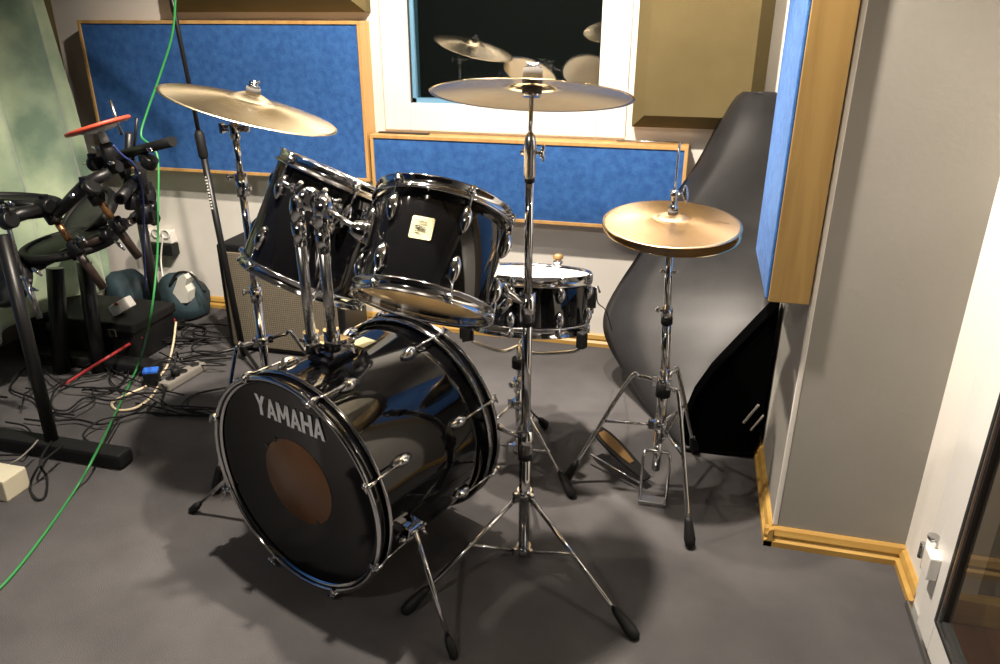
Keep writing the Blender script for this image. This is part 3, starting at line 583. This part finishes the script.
# hi-hat stand
HX = (-.028, 2.035)
st = thing('hi_hat_stand', 'chrome hi-hat stand with foot pedal, in front of the grey vinyl mat', 'stand', (*HX, 0)); b0 = V((*HX, 0))
top = HC-HAX*.05; dv = (top-zz(.42)); hl = lambda s: zz(.42)+dv*s
mb = MB(); mb.cyl(zz(.20), zz(.44), .0150, n=18); mb.cyl(zz(.10), zz(.2), .0125, n=18); mb.out('lower_tube', 'chrome', st)
mb = MB(); mb.cyl(hl(-.05), hl(.42), .0135, n=20); mb.out('middle_tube', 'chrome', st)
mb = MB(); mb.cyl(hl(.40), hl(.97), .0105, n=18); mb.out('upper_tube', 'chrome', st)
mb = MB(); mb.cyl(hl(.405), hl(.45), .0165, n=16); mb.lathe([(.014, 0), (.026, .01), (.026, .022), (.018, .028)], o=hl(.965), axis=dv, n=20); mb.cyl(zz(.355), zz(.395), .022, n=18); mb.out('collar_ring', 'rubber', st)
mb = MB(); mb.cyl(hl(.455), hl(.52), .0165, n=16); knob(mb, hl(.49), (-1, -.3, .3), .022, .008); knob(mb, hl(.78), (-1, -.2, .1), .012, .005); knob(mb, hl(.78), (1, -.2, .1), .012, .005); mb.out('height_clamp', 'chrome', st)
mb = MB(); mb.cyl(hl(.95), HC+HAX*.215, .0032, n=8); mb.out('pull_rod', 'chrome', st)
mb = MB(); mb.cyl(HC+HAX*.026, HC+HAX*.036, .014, n=14); mb.out('felt', 'felt', st)
mb = MB(); mb.lathe([(.012, 0), (.013, .010), (.008, .014), (.0085, .034), (.011, .036), (.011, .052), (.006, .055)], o=HC+HAX*.036, axis=HAX, n=16)
q = HC+HAX*.078; mb.cyl(q, q+V((.02, -.006, .002)), .0045, n=8); mb.ball(q+V((.028, -.008, .004)), .024, (.33, .3, 1), rot=Matrix.Rotation(R(-8), 3, 'Y'), seg=16); mb.out('clutch', 'chrome', st)
tripod(st, HX, [(-.311, 2.040), (.0905, 1.806), (.094, 2.337)], .40, .255, .36, .0065, arch=1)
mb = MB()
for s in (-1, 1): mb.tube([zz(.17)+V((s*.035, -.01, 0)), zz(.15)+V((s*.040, -.015, 0)), zz(.01)+V((s*.040, -.03, 0))], .0048, 8)
mb.tube([zz(.17)+V((-.035, -.01, 0)), zz(.17)+V((.035, -.01, 0))], .006, 8); mb.tube(spline([zz(.22)+V((.015, -.02, 0)), zz(.27)+V((.03, -.03, 0)), zz(.34)+V((.055, -.02, 0))], 4), .0035, 8); mb.box(zz(.008)+V((0, -.035, 0)), (.085, .04, .012), bev=.003); mb.out('pedal_frame', 'steel', st)
mb = MB(); prof = []
A0, A1 = fl(647, 480, .03), fl(611, 444, .09)
dd = (A1-A0).normalized(); sd = V((dd.y, -dd.x, 0)).normalized()
outl = [(0, .016), (.06, .026), (.14, .034), (.20, .032), (.235, .022)]
poly = [A0+dd*a+sd*b for a, b in outl]+[A0+dd*a-sd*b for a, b in reversed(outl)]; mb.prism(poly, (0, 0, .007)); mb.out('footboard', 'black', st)
mb = MB(); poly = [A0+dd*(a*.62+.07)+sd*b*.62+V((0, 0, .0075)) for a, b in outl]+[A0+dd*(a*.62+.07)-sd*b*.62+V((0, 0, .0075)) for a, b in reversed(outl)]; mb.prism(poly, (0, 0, .002)); mb.out('tread_plate', 'goldplate', st, 'golden inlay of the footboard')
mb = MB()
for s in (-.03, .03): mb.tube([A0+sd*s, A0+dd*.22+sd*s*1.4-V((0, 0, .065))], .0035, 8)
mb.out('pedal_strut', 'chrome', st)
# snare stand
SX = (-.478, 2.10)
st = thing('snare_stand', 'low chrome snare stand with basket arms, behind the tall cymbal pole', 'stand', (*SX, 0)); b0 = V((*SX, 0))
mb = MB(); mb.cyl(zz(.05), zz(.30), .0125, n=16); mb.out('lower_tube', 'chrome', st)
mb = MB(); mb.cyl(zz(.28), zz(.44), .0095, n=16); mb.out('upper_tube', 'chrome', st)
mb = MB(); mb.cyl(zz(.365), zz(.395), .024, n=18); mb.out('adjusting_nut', 'rubber', st)
mb = MB(); mb.cyl(zz(.28), zz(.325), .018, n=16); knob(mb, zz(.305), (-.6, -1, .3), .03, .011); mb.out('height_clamp', 'chrome', st)
for a in (R(215), R(335), R(95)):
    d = V((cos(a), sin(a), 0)); s0 = zz(.44); e = V((SN.x, SN.y, 0))+d*.197; zr = SN.z-.015-.203*(e.y-SN.y)
    mb = MB(); mb.tube(spline([s0, s0+d*.06+V((0, 0, -.01)), V((e.x, e.y, zr-.045))-d*.03, V((e.x, e.y, zr-.02))], 6), .006, 8); ar = mb.out('basket_arm', 'chrome', st)
    mb = MB(); q = V((e.x, e.y, zr)); mb.box(q, (.026, .026, .05), rot=Matrix.Rotation(a, 3, 'Z'), bev=.005); mb.out('rubber_grip', 'rubber', ar)
tripod(st, SX, [(-.268, 1.960), (-.70, 2.02), (-.44, 2.38)], .235, .07, .5, .005)
q = pol(.183, R(149), .160)
mb = MB(); mb.cyl(q, q+V((0, 0, .022)), .011, n=14); mb.lathe([(.014, 0), (.016, .008), (.011, .012)], o=q+V((0, 0, .012)), n=14); kn = mb.out('rim_clip', 'chrome', sn)
mb = MB(); mb.ball(q+V((0, 0, .034)), .014, (1.25, 1, .8)); mb.out('knob', 'goldplate', kn, 'brass coloured knob')
# ================================================================ MICROPHONE STAND
p1, p2 = at(239, 331, 2.62), at(172, 0, 2.62); tdir = (p2-p1).normalized(); b = p1-tdir*(p1.z/tdir.z)
st = thing('microphone_stand', 'thin black microphone stand leaning before the left blue panel', 'stand', b)
ml = lambda s: b+tdir*s
mb = MB(); mb.cyl(ml(.02), ml(.93), .0135, n=14); mb.out('lower_tube', 'black', st)
mb = MB(); mb.cyl(ml(.9), ml(1.75), .0085, n=14); mb.out('upper_tube', 'black', st)
mb = MB(); mb.lathe([(.013, 0), (.019, .01), (.019, .095), (.012, .11)], o=ml(.87), axis=tdir, n=16); mb.out('grip_clutch', 'rubber', st)
mb = MB(); q = tdir.cross(V((0, 1, 0))).normalized()
for k in range(11):
    c = ml(.80-k*.0125)+V((0, -.0137, 0)); mb.box(c, (.010 if k % 3 else .006, .0012, .006), rot=Matrix.Rotation(R(-4), 3, 'Y'))
mb.out('lettering', 'white', st, 'small white letters up the tube')
mb = MB()
for a in (R(200), R(320), R(80)): d = V((cos(a), sin(a), 0)); mb.tube([b+V((0, 0, .06)), b+d*.26+V((0, 0, .012))], .008, 8); mb.ball(b+d*.265+V((0, 0, .012)), .012, seg=8)
mb.out('tripod_base', 'black', st)
bm0 = ml(1.74); st2 = MB(); st2.tube([bm0+V((-.25, -.05, .12)), bm0, bm0+V((.45, -.1, -.12))], .007, 8); st2.out('boom_arm', 'black', st)
# ================================================================ GREY MAT, BLACK BAG
rows = [  # image row, left x, right x, distance of left edge, centre, right edge
    (92, 741, 775, 3.06, 3.03, 3.02), (100, 731, 790, 3.06, 3.02, 3.01), (125, 716, 800, 3.05, 2.99, 2.99), (165, 694, 803, 3.02, 2.93, 2.93), (205, 667, 803, 2.98, 2.86, 2.88), (250, 640, 803, 2.93, 2.77, 2.82),
    (285, 617, 803, 2.86, 2.70, 2.78), (310, 604, 800, 2.80, 2.66, 2.74), (330, 602, 790, 2.75, 2.62, 2.70), (350, 609, 775, 2.70, 2.58, 2.66), (372, 622, 758, 2.64, 2.54, 2.62), (400, 639, 735, 2.57, 2.49, 2.56), (430, 660, 715, 2.48, 2.44, 2.48), (450, 676, 704, 2.42, 2.40, 2.41)]
def rowpt(r, u):
    y, xl, xr, a, c, d = r; px = xl+(xr-xl)*u
    Y = a+(d-a)*u-.06+.075*max(0, 1-u/.22)**2.2-.02*sin(pi*u)+.012*sin(5*u+y*.02)
    p = at(px, y, Y)
    p.x = min(p.x, XC-.012); p.z = max(p.z, .012); return p
fine = []
for i in range(len(rows)-1):
    for k in range(4):
        t = k/4; P = [rows[max(i-1, 0)], rows[i], rows[i+1], rows[min(i+2, len(rows)-1)]]
        fine.append(tuple(.5*(2*P[1][q]+(P[2][q]-P[0][q])*t+(2*P[0][q]-5*P[1][q]+4*P[2][q]-P[3][q])*t*t+(3*P[1][q]-P[0][q]-3*P[2][q]+P[3][q])*t**3) for q in range(6)))
fine.append(rows[-1])
mb = MB(); front = [[rowpt(r, u/24) for u in range(25)] for r in fine]
loops = []
for row in front:
    back = [p+V((.0, .016 if 0 < i < 24 else .008, 0)) for i, p in enumerate(row)]; loops.append([row[0]+V((.004, .006, 0))]+row[1:]+back[::-1][:-1])
mb.loft(loops); solo(mb, 'vinyl_mat', 'vinyl', 'big dark grey vinyl mat bent and propped up in the corner behind the hi-hat', 'mat')
# black bag: soft wedge standing between the mat and the column
mb = MB(); prof = [at(x, y, 2.335) for x, y in ((690, 456), (752, 458), (764, 440), (772, 400), (780, 350), (787, 308), (782, 302), (757, 326), (735, 349), (712, 373), (694, 398), (683, 424), (683, 442))]
prof = [(min(p.x, .296), max(p.z, .001)) for p in prof]; loops = []
for yy, s in ((2.345, .93), (2.335, .975), (2.35, 1.0), (2.42, 1.0), (2.50, .8), (2.54, .6)):
    cx, cz = .235, .2; loops.append([(cx+(x-cx)*s if x < .27 else x-(1-s)*.03, yy, max(.001, cz+(z-cz)*s) if z > .004 else .001) for x, z in prof])
mb.loft(loops); bg = mb.out('soft_bag', 'void'); tag(bg, 'black wedge-shaped soft bag on the floor between the grey mat and the column', 'bag')
mb = MB(); mb.box(at(751, 414, 2.33), (.008, .006, .085), rot=Matrix.Rotation(R(28), 3, 'Y'), bev=.002); mb.box(at(757, 423, 2.33), (.006, .006, .07), rot=Matrix.Rotation(R(28), 3, 'Y'), bev=.002); mb.out('buckle', 'greyplug', bg, 'dull metal clip')
# ================================================================ AMPLIFIER
am = thing('guitar_amplifier', 'black amplifier with a woven tan grille on the floor behind the left cymbal stand', 'amplifier', (-1.66, 2.85, 0))
mb = MB(); mb.bb((-1.955, 2.71, .01), (-1.38, 2.94, .49), bev=.01); mb.out('cabinet', 'black', am)
mb = MB(); mb.bb((-1.93, 2.700, .03), (-1.41, 2.712, .46), bev=.003); mb.out('grille', 'grille', am)
mb = MB(); mb.tube(spline([(-1.78, 2.83, .49), (-1.76, 2.83, .515), (-1.58, 2.83, .515), (-1.56, 2.83, .49)], 5), .009, 8); mb.out('handle', 'rubber', am)
mb = MB(); [mb.cyl((x, y, 0), (x, y, .012), .015, n=12) for x in (-1.92, -1.42) for y in (2.74, 2.91)]; mb.out('foot', 'rubber', am)
# ================================================================ SOCKETS, BAGS
so = thing('wall_socket', 'white triple wall socket on a grey box, above the dark bags', 'socket', (-2.58, YB, .33))
mb = MB(); mb.bb((-2.665, YB-.045, .335), (-2.505, YB-.001, .40), bev=.006)
for x in (-2.64, -2.585, -2.53): mb.lathe([(.026, 0), (.024, .006), (.019, .008), (.017, .002)], o=(x, YB-.045, .385), axis=(0, -1, 0), n=18)
mb.out('plate', 'white', so)
mb = MB(); mb.bb((-2.67, YB-.06, .275), (-2.50, YB-.001, .333), bev=.005); mb.out('housing', 'black', so)
def lump(c, rx, ry, rz, seed, seg=24):
    rnd = random.Random(seed); w = [(rnd.uniform(-3, 3), rnd.uniform(-3, 3), rnd.uniform(-3, 3), rnd.uniform(0, 6)) for _ in range(6)]
    mb = MB(); mb.ball((0, 0, 0), 1, seg=seg)
    for v in mb.bm.verts:
        p = v.co.copy(); k = 1+.07*sum(sin(a*p.x*1.6+b*p.y*1.6+c_*p.z*1.6+d) for a, b, c_, d in w)/2
        v.co = V((c[0]+p.x*rx*k, c[1]+p.y*ry*k, max(.002, c[2]+p.z*rz*k)))
    return mb
mb = lump((-2.43, 3.03, .06), .14, .11, .155, 3); o = mb.out('soft_bag', 'teal'); tag(o, 'dark teal bag with a white label, on the floor against the wall under the socket', 'bag', 'dark teal bags')
mb = MB(); pl = [at(x, y, 2.93) for x, y in ((172, 303), (173, 292), (176, 284), (178, 277), (184, 275), (187, 279), (185, 286), (188, 292), (187, 303))]; mb.prism(pl, (0, .06, 0)); mb.out('label_patch', 'whitecloth', o)
mb = MB(); mb.tube(spline([at(170, 285, 2.94), at(178, 273, 2.96), at(192, 275, 2.97), at(205, 292, 2.95)], 6), .007, 8); mb.out('strap', 'rubber', o)
mb = lump((-2.70, 2.98, .07), .13, .10, .16, 5); o = mb.out('soft_bag', 'teal'); tag(o, 'dark teal bag at the foot of the drum rack beside the curtain', 'bag', 'dark teal bags')
mb = MB(); mb.box(at(122, 306, 2.56)+V((0, 0, .0)), (.10, .05, .05), rot=Matrix.Rotation(R(-30), 3, 'Y') @ Matrix.Rotation(R(10), 3, 'Z'), bev=.008); o = mb.out('small_box', 'white'); tag(o, 'small white box with a red mark lying on the dark gear at the left', 'box')
mb = MB(); mb.ball(at(116, 304, 2.53), .008, (1.4, .6, .9), seg=8); mb.out('red_mark', 'redc', o)
# ================================================================ CURTAIN
mb = MB(); L = []
for j in range(40):
    z = .16+(1.56-.16)*j/39; row = []
    for i in range(140):
        q = i/139; y = 1.85+(2.985-1.85)*q*(1 if z < .7 else 1-.055*(z-.7)/.75); x = -2.74+.038*sin(q*24+.6*sin(z*2))+.012*sin(q*43+z*1.2)-.03*(z > 1)*(z-1)
        row.append((x, y, z+.015*sin(q*15)))
    L.append(row)
mb.loft(L, closed=False); o = mb.out('curtain', 'curtain'); md = o.modifiers.new('thickness', 'SOLIDIFY'); md.thickness = .004; tag(o, 'pale green velour curtain hanging at the left edge behind the drum rack', 'curtain')
# ================================================================ ELECTRONIC DRUM RACK
rk = thing('drum_rack', 'black tube rack of the electronic drum kit at the left edge', 'rack', (-2.0, 1.72, 0))
mb = MB(); mb.bb((-2.35, 1.735, .004), (-1.735, 1.80, .058), bev=.012); mb.out('foot_bar', 'rubber', rk)
def pole(a, b, r=.02, m='black', name='rack_tube', n=14): mb = MB(); mb.cyl(a, b, r, n=n); return mb.out(name, m, rk)
pole((-2.03, 1.77, .05), at(2, 235, 1.83), .021)
pole(fl(161, 328, .0), at(137, 195, 2.88), .022); pole(fl(100, 372, 0), at(84, 262, 2.45), .030); pole(fl(62, 372, 0), at(55, 268, 2.4), .034)
mb = MB(); mb.bb((-2.75, 2.36, .004), (-2.1, 2.44, .05), bev=.012); mb.out('foot_bar', 'rubber', rk)
YR = 2.15
def zp(x, y, Y): return at(x/2.46, 80+y/2.46, Y)          # same, in the units of an enlarged crop
def bar(pts, r, m='black', name='rack_tube', rs=None):
    mb = MB(); mb.tube([zp(*p) for p in pts], r, 14, rs=rs); return mb.out(name, m, rk)
bar([(60, 470, YR), (150, 430, YR+.03), (240, 390, YR+.06), (345, 335, YR+.22)], .017, 'browntube')
bar([(130, 335, YR), (178, 405, YR)], .0125, 'copper'); bar([(178, 405, YR), (255, 512, YR+.04)], .016, 'browntube')
bar([(240, 290, YR+.03), (280, 348, YR+.06)], .0125, 'copper'); bar([(275, 345, YR+.06), (342, 436, YR+.1)], .016, 'browntube')
bar([(140, 330, YR-.06), (180, 288, YR-.05), (218, 252, YR-.04), (272, 226, YR)], .02, rs=[.017, .021, .023, .017])
bar([(295, 293, YR-.02), (345, 232, YR+.28)], .0205); bar([(300, 184, YR+.12), (425, 151, YR)], .0165)
bar([(0, 352, YR-.2), (50, 330, YR-.14), (110, 315, YR-.06)], .022, rs=[.02, .024, .018]); bar([(0, 300, YR-.1), (60, 305, YR-.06), (130, 318, YR-.03)], .014)
bar([(310, 280, YR+.2), (318, 130, YR+.2)], .013); bar([(338, 290, YR+.3), (270, 172, YR+.1)], .016); bar([(345, 210, YR+.15), (352, 330, YR+.25)], .02)
bar([(246, 200, YR+.02), (300, 188, YR+.1)], .016); bar([(262, 160, YR), (270, 215, YR+.02)], .022)
mb = MB(); q0, q1 = zp(295, 293, YR-.02), zp(345, 232, YR+.28); mb.cyl(q0, q0+(q0-q1).normalized()*.003, .0135, n=14); mb.out('tube_opening', 'void', rk, 'dark open end of a tube')
for x, y, Y, dx, dy, r, L in ((225, 265, YR-.06, 5, -6, .030, .03), (185, 412, YR, 12, 17, .024, .055), (290, 357, YR+.06, 12, 16, .025, .055), (128, 335, YR-.02, 10, 14, .026, .05), (236, 290, YR+.02, 10, 14, .025, .045), (110, 308, YR-.06, 16, 3, .026, .05),
        (92, 455, YR, 16, -7, .023, .05), (262, 382, YR+.07, 14, -7, .022, .04), (232, 206, YR, 14, -2, .024, .03), (368, 202, YR+.06, 5, -14, .026, .04), (374, 314, YR+.25, 12, 6, .022, .03), (378, 342, YR+.25, 12, 6, .024, .03), (355, 330, YR+.2, 3, 16, .032, .07), (325, 300, YR+.1, 3, 14, .028, .05), (310, 200, YR+.12, 14, -4, .024, .05), (20, 345, YR-.2, 14, -5, .03, .04), (345, 262, YR+.2, 4, 14, .03, .06), (280, 215, YR+.04, 14, -3, .022, .05)):
    p = zp(x, y, Y); d = (zp(x+dx, y+dy, Y)-p).normalized(); mb = MB(); mb.lathe([(r*.85, -L/2), (r, -L/2+.004), (r, L/2-.004), (r*.85, L/2)], o=p, axis=d, n=18); mb.box(p+d.cross(V((0, 1, 0)))*r, (r*.9, r*.9, r*.9), bev=.003); mb.out('clamp', 'black', rk)
mb = MB()
for x, y, Y, dx, dz in ((2, 208, 1.95, .02, .02), (10, 203, 1.95, .03, -.005), (24, 278, 1.95, .05, -.006), (32, 289, 1.95, .045, 0), (38, 272, 1.95, -.02, .02), (82, 238, YR-.06, .035, -.02), (97, 148, YR, .03, -.006), (89, 163, YR, .04, .005), (110, 163, YR, .03, .004), (136, 174, YR+.1, .03, .008), (124, 154, YR+.1, .02, -.004), (132, 215, YR+.1, .03, .02), (128, 222, YR+.1, -.02, .02), (120, 245, YR, .03, -.02), (72, 196, YR-.08, .02, .01), (150, 150, YR-.05, .02, -.006)):
    p = at(x, y, Y); mb.tube([p-V((dx, 0, dz))*.6, p, p+V((dx, -.01, dz))*.7], .005, 8, rs=[.0045, .0065, .004]); mb.ball(p, .0085, seg=8)
mb.out('wing_screw', 'chrome', rk)
pole(at(2, 205, 1.95), at(22, 275, 1.95), .008, 'steel', 'boom_rod'); pole(at(26, 280, 1.95), at(40, 318, 1.95), .011, 'steel', 'boom_rod'); pole(at(110, 100, YR+.05), at(122, 135, YR+.05), .0055, 'steel', 'boom_rod'); pole(at(137, 118, YR+.1), at(133, 160, YR+.1), .005, 'black', 'boom_rod')
def pad(label, c, axis, r, h, m, rim=None, under=None):
    c = V(c); t = thing('drum_pad', label, 'drum pad', c-V((0, 0, .01)), 'electronic drum pads'); x, y, z = frame(axis)
    mb = MB(); mb.lathe([(0, 0), (r*.96, 0), (r, h*.3), (r, h*.8), (r*.97, h), (0, h)], o=c, axis=z, n=40); mb.out('pad_body', m, t)
    if rim: mb = MB(); mb.lathe([(r*.9, h*.9), (r*1.02, h*.9), (r*1.02, h*.1), (r*1.05, h*.1), (r*1.05, h*1.25), (r*.9, h*1.25)], o=c, axis=z, n=40, closed=True); mb.out('rim', rim, t)
    if under: mb = MB(); mb.lathe([(0, -.012), (r*.45, -.012), (r*.6, -.001), (0, -.001)], o=c, axis=z, n=24); mb.lathe([(0, -.05), (.014, -.05), (.012, -.012), (0, -.012)], o=c, axis=z, n=14); mb.out('mounting_plate', under, t)
    return t
pad('thin round pad with a bright red edge, topmost on the rack by the curtain', at(99, 128, YR), (-.30, -.05, 1), .107, .012, 'redpad', under='greypad')
pad('flat round charcoal pad lying level in the middle of the rack', at(72, 247, YR+.12), (-.08, -.10, 1), .165, .022, 'padskin', rim='rubber', under='rubber')
pad('round charcoal pad tilted up behind the copper coloured tubes', at(93, 218, YR+.35), (-.35, -.75, 1), .13, .03, 'padskin', rim='rubber')
pad('large black pad cut by the left picture edge, highest of the black pads', at(5, 212, YR-.05), (.06, .10, 1), .17, .035, 'rubber', rim='rubber')
pad('small black pad facing the wall, under the open tube end beside the socket', at(138, 196, YR+.25), (.9, -.5, .5), .06, .03, 'rubber')
pad('round black pad at the left edge, low behind the chrome clamp', at(8, 280, 2.1), (.1, -.9, .5), .10, .04, 'padskin', rim='rubber')
# dark equipment case on the floor
cs = thing('equipment_case', 'low black equipment case on the floor under the drum rack', 'case', (-2.45, 2.55, 0))
mb = MB(); mb.bb((-2.86, 2.47, .002), (-2.25, 2.74, .16), bev=.012); mb.out('case_body', 'black', cs)
mb = MB(); mb.bb((-2.87, 2.46, .14), (-2.24, 2.75, .185), bev=.01); mb.out('lid', 'rubber', cs)
mb = MB(); [mb.box((x, 2.455, .14), (.04, .012, .035), bev=.003) for x in (-2.66, -2.34)]; mb.out('latch', 'steel', cs)
# floor clutter
ps = thing('power_strip', 'grey power strip lying on the carpet right of the cable tangle', 'power strip', (-1.97, 2.38, 0))
a0, a1 = fl(166, 386, .02), fl(200, 366, .02); dr = (a1-a0); an = math.atan2(dr.y, dr.x)
mb = MB(); mb.box((a0+a1)/2, (dr.length+.03, .055, .038), rot=Matrix.Rotation(an, 3, 'Z'), bev=.01); mb.out('strip_body', 'greyplug', ps)
mb = MB(); [mb.lathe([(.019, 0), (.019, .004), (.015, .002)], o=a0+dr*s+V((0, 0, .019)), n=16) for s in (.15, .5, .85)]; mb.out('outlet', 'black', ps)
mb = MB(); mb.cyl(a0+dr*.3+V((0, 0, .02)), a0+dr*.3+V((0, 0, .055)), .017, n=14); mb.tube(spline([a0+dr*.3+V((0, 0, .05)), a0+dr*.3+V((-.02, .05, .10)), a0+dr*.2+V((-.08, .15, .03))], 5), .004, 6); solo(mb, 'power_plug', 'rubber', 'black round plug pushed into the grey power strip', 'plug')
mb = MB(); q = fl(152, 378, .03); mb.box(q, (.06, .045, .058), rot=Matrix.Rotation(.5, 3, 'Z'), bev=.004); o = mb.out('power_adapter', 'black'); tag(o, 'black power adapter with a bright blue top, beside the grey power strip', 'adapter')
mb = MB(); mb.box(q+V((0, 0, .034)), (.058, .043, .014), rot=Matrix.Rotation(.5, 3, 'Z'), bev=.004); mb.out('adapter_cap', 'brightblue', o)
mb = MB(); mb.bb((-2.10, 1.50, .0), (-1.955, 1.59, .075), bev=.006); solo(mb, 'junction_box', 'beige', 'cream plastic box on the carpet at the left picture edge', 'box')
mb = MB(); q = fl(172, 318, .05); mb.box(q, (.10, .07, .04), rot=Matrix.Rotation(-.3, 3, 'Z'), bev=.006); o = mb.out('foot_switch', 'black'); tag(o, 'black foot switch with a red button among the cables under the teal bag', 'pedal')
o.location = (0, 0, -.028); mb = MB(); mb.cyl(q+V((.02, -.02, .018)), q+V((.02, -.02, .032)), .012, n=12); mb.out('button', 'redc', o)
# cables
def cable(label, pts, r, m, group=None, n=8): mb = MB(); mb.tube(spline(pts, 8), r, n); return solo(mb, 'cable', m, label, 'cable', group, loc=V(pts[0]))
cable('long green cable hanging before the rack and crossing the carpet to the lower left', [at(176, -30, 2.5), at(173, 30, 2.5), at(160, 75, 2.48), at(147, 112, 2.44), at(141, 135, 2.4), at(150, 145, 2.38), at(158, 160, 2.36), at(158, 210, 2.3), at(157, 260, 2.24), at(150, 320, 2.16), fl(138, 365, .05), fl(118, 408, .012), fl(95, 455, .065), fl(75, 490, .008), fl(40, 540, .006), fl(4, 584, .006), fl(-30, 612, .006)], .0042, 'green')
cable('straight red cable pulled tight across the black case', [fl(60, 387, .02), fl(84, 372, .06), fl(110, 356, .12), at(128, 345, 2.46), at(142, 337, 2.52)], .0065, 'redc')
cable('cream cable bent into a loop in front of the power strip', [at(176, 322, 2.7), fl(173, 345, .05), fl(166, 368, .012), fl(150, 384, .006), fl(126, 395, .006), fl(112, 403, .006), fl(118, 410, .006), fl(135, 408, .012), fl(150, 398, .006), fl(160, 384, .006)], .005, 'cream')
cable('dark blue cable hanging from the red-edged pad down the rack', [at(113, 145, YR-.02), at(122, 155, YR), at(136, 168, YR+.05), at(143, 200, YR+.1), at(144, 250, YR+.15), at(146, 290, YR+.2)], .0042, 'bluec')
cable('thin white cable hanging from the wall socket', [at(163, 235, 3.09), at(161, 262, 3.08), at(166, 290, 3.0), fl(172, 304, .03)], .004, 'white')
cable('thin black cable curving from the snare drum to the grey mat', [MS @ pol(.212, R(100), .10), at(598, 303, 2.2), at(606, 311, 2.35), at(612, 330, 2.6)], .0018, 'rubber')
rnd = random.Random(11)
paths = []
for k in range(26):
    x, y = rnd.uniform(0, 190), rnd.uniform(345, 440); a = rnd.uniform(0, 6.3); pts = []
    for j in range(7):
        x = min(max(x, -10), 226); y = min(max(y, 338), 455 if x < 120 else 415); pts.append(fl(x, y, .005+.0012*k+rnd.uniform(0, .01)))
        x += cos(a)*rnd.uniform(18, 38); y += sin(a)*rnd.uniform(8, 18); a += rnd.uniform(-1.1, 1.3)
        if x > 205: a = pi+rnd.uniform(-.5, .5)
    paths.append(pts)
for p in paths: cable('one of many tangled black cables on the carpet under the drum rack', p, rnd.choice((.003, .0035, .004)), 'rubber', 'tangle of black cables on the carpet', 6)
for k in range(7):
    c = fl(rnd.uniform(178, 222), rnd.uniform(322, 352), .01+.004*k); r0 = rnd.uniform(.06, .12)
    cable('one of the coiled black cables on the carpet before the teal bag', [c+V((r0*1.3*cos(t), r0*sin(t), .004*sin(3*t)+.005)) for t in [i*.7 for i in range(9)]], .0038, 'rubber', 'coils of black cable by the wall', 6)
cable('black cable loop drooping on the carpet beside the cream box', [fl(52, 440, .06), fl(40, 462, .068), fl(47, 478, .006), fl(45, 496, .006), fl(36, 499, .006), fl(30, 486, .006), fl(40, 465, .07), fl(62, 446, .07)], .004, 'rubber')
cable('pale grey cable drooping over the rack foot at the left edge', [fl(-10, 472, .01), fl(14, 462, .066), fl(30, 449, .07), fl(38, 440, .08)], .003, 'greyplug')
# things lying on the top edge of the lower blue panel
mb = MB(); q = V((-1.23, YB-.045, .921)); mb.bb(q+V((-.12, -.012, 0)), q+V((.11, .012, .006)), bev=.002); solo(mb, 'drumstick_case', 'ink', 'thin dark strip lying on top of the lower blue panel at its left end', 'strip')
mb = MB(); q = V((-.16, YB-.045, .921)); mb.tube([q+V((-.16, 0, .005)), q+V((.1, .01, .005))], .004, 8); solo(mb, 'thin_rod', 'steel', 'thin grey rod lying on top of the lower blue panel at its right end', 'rod')
finish()
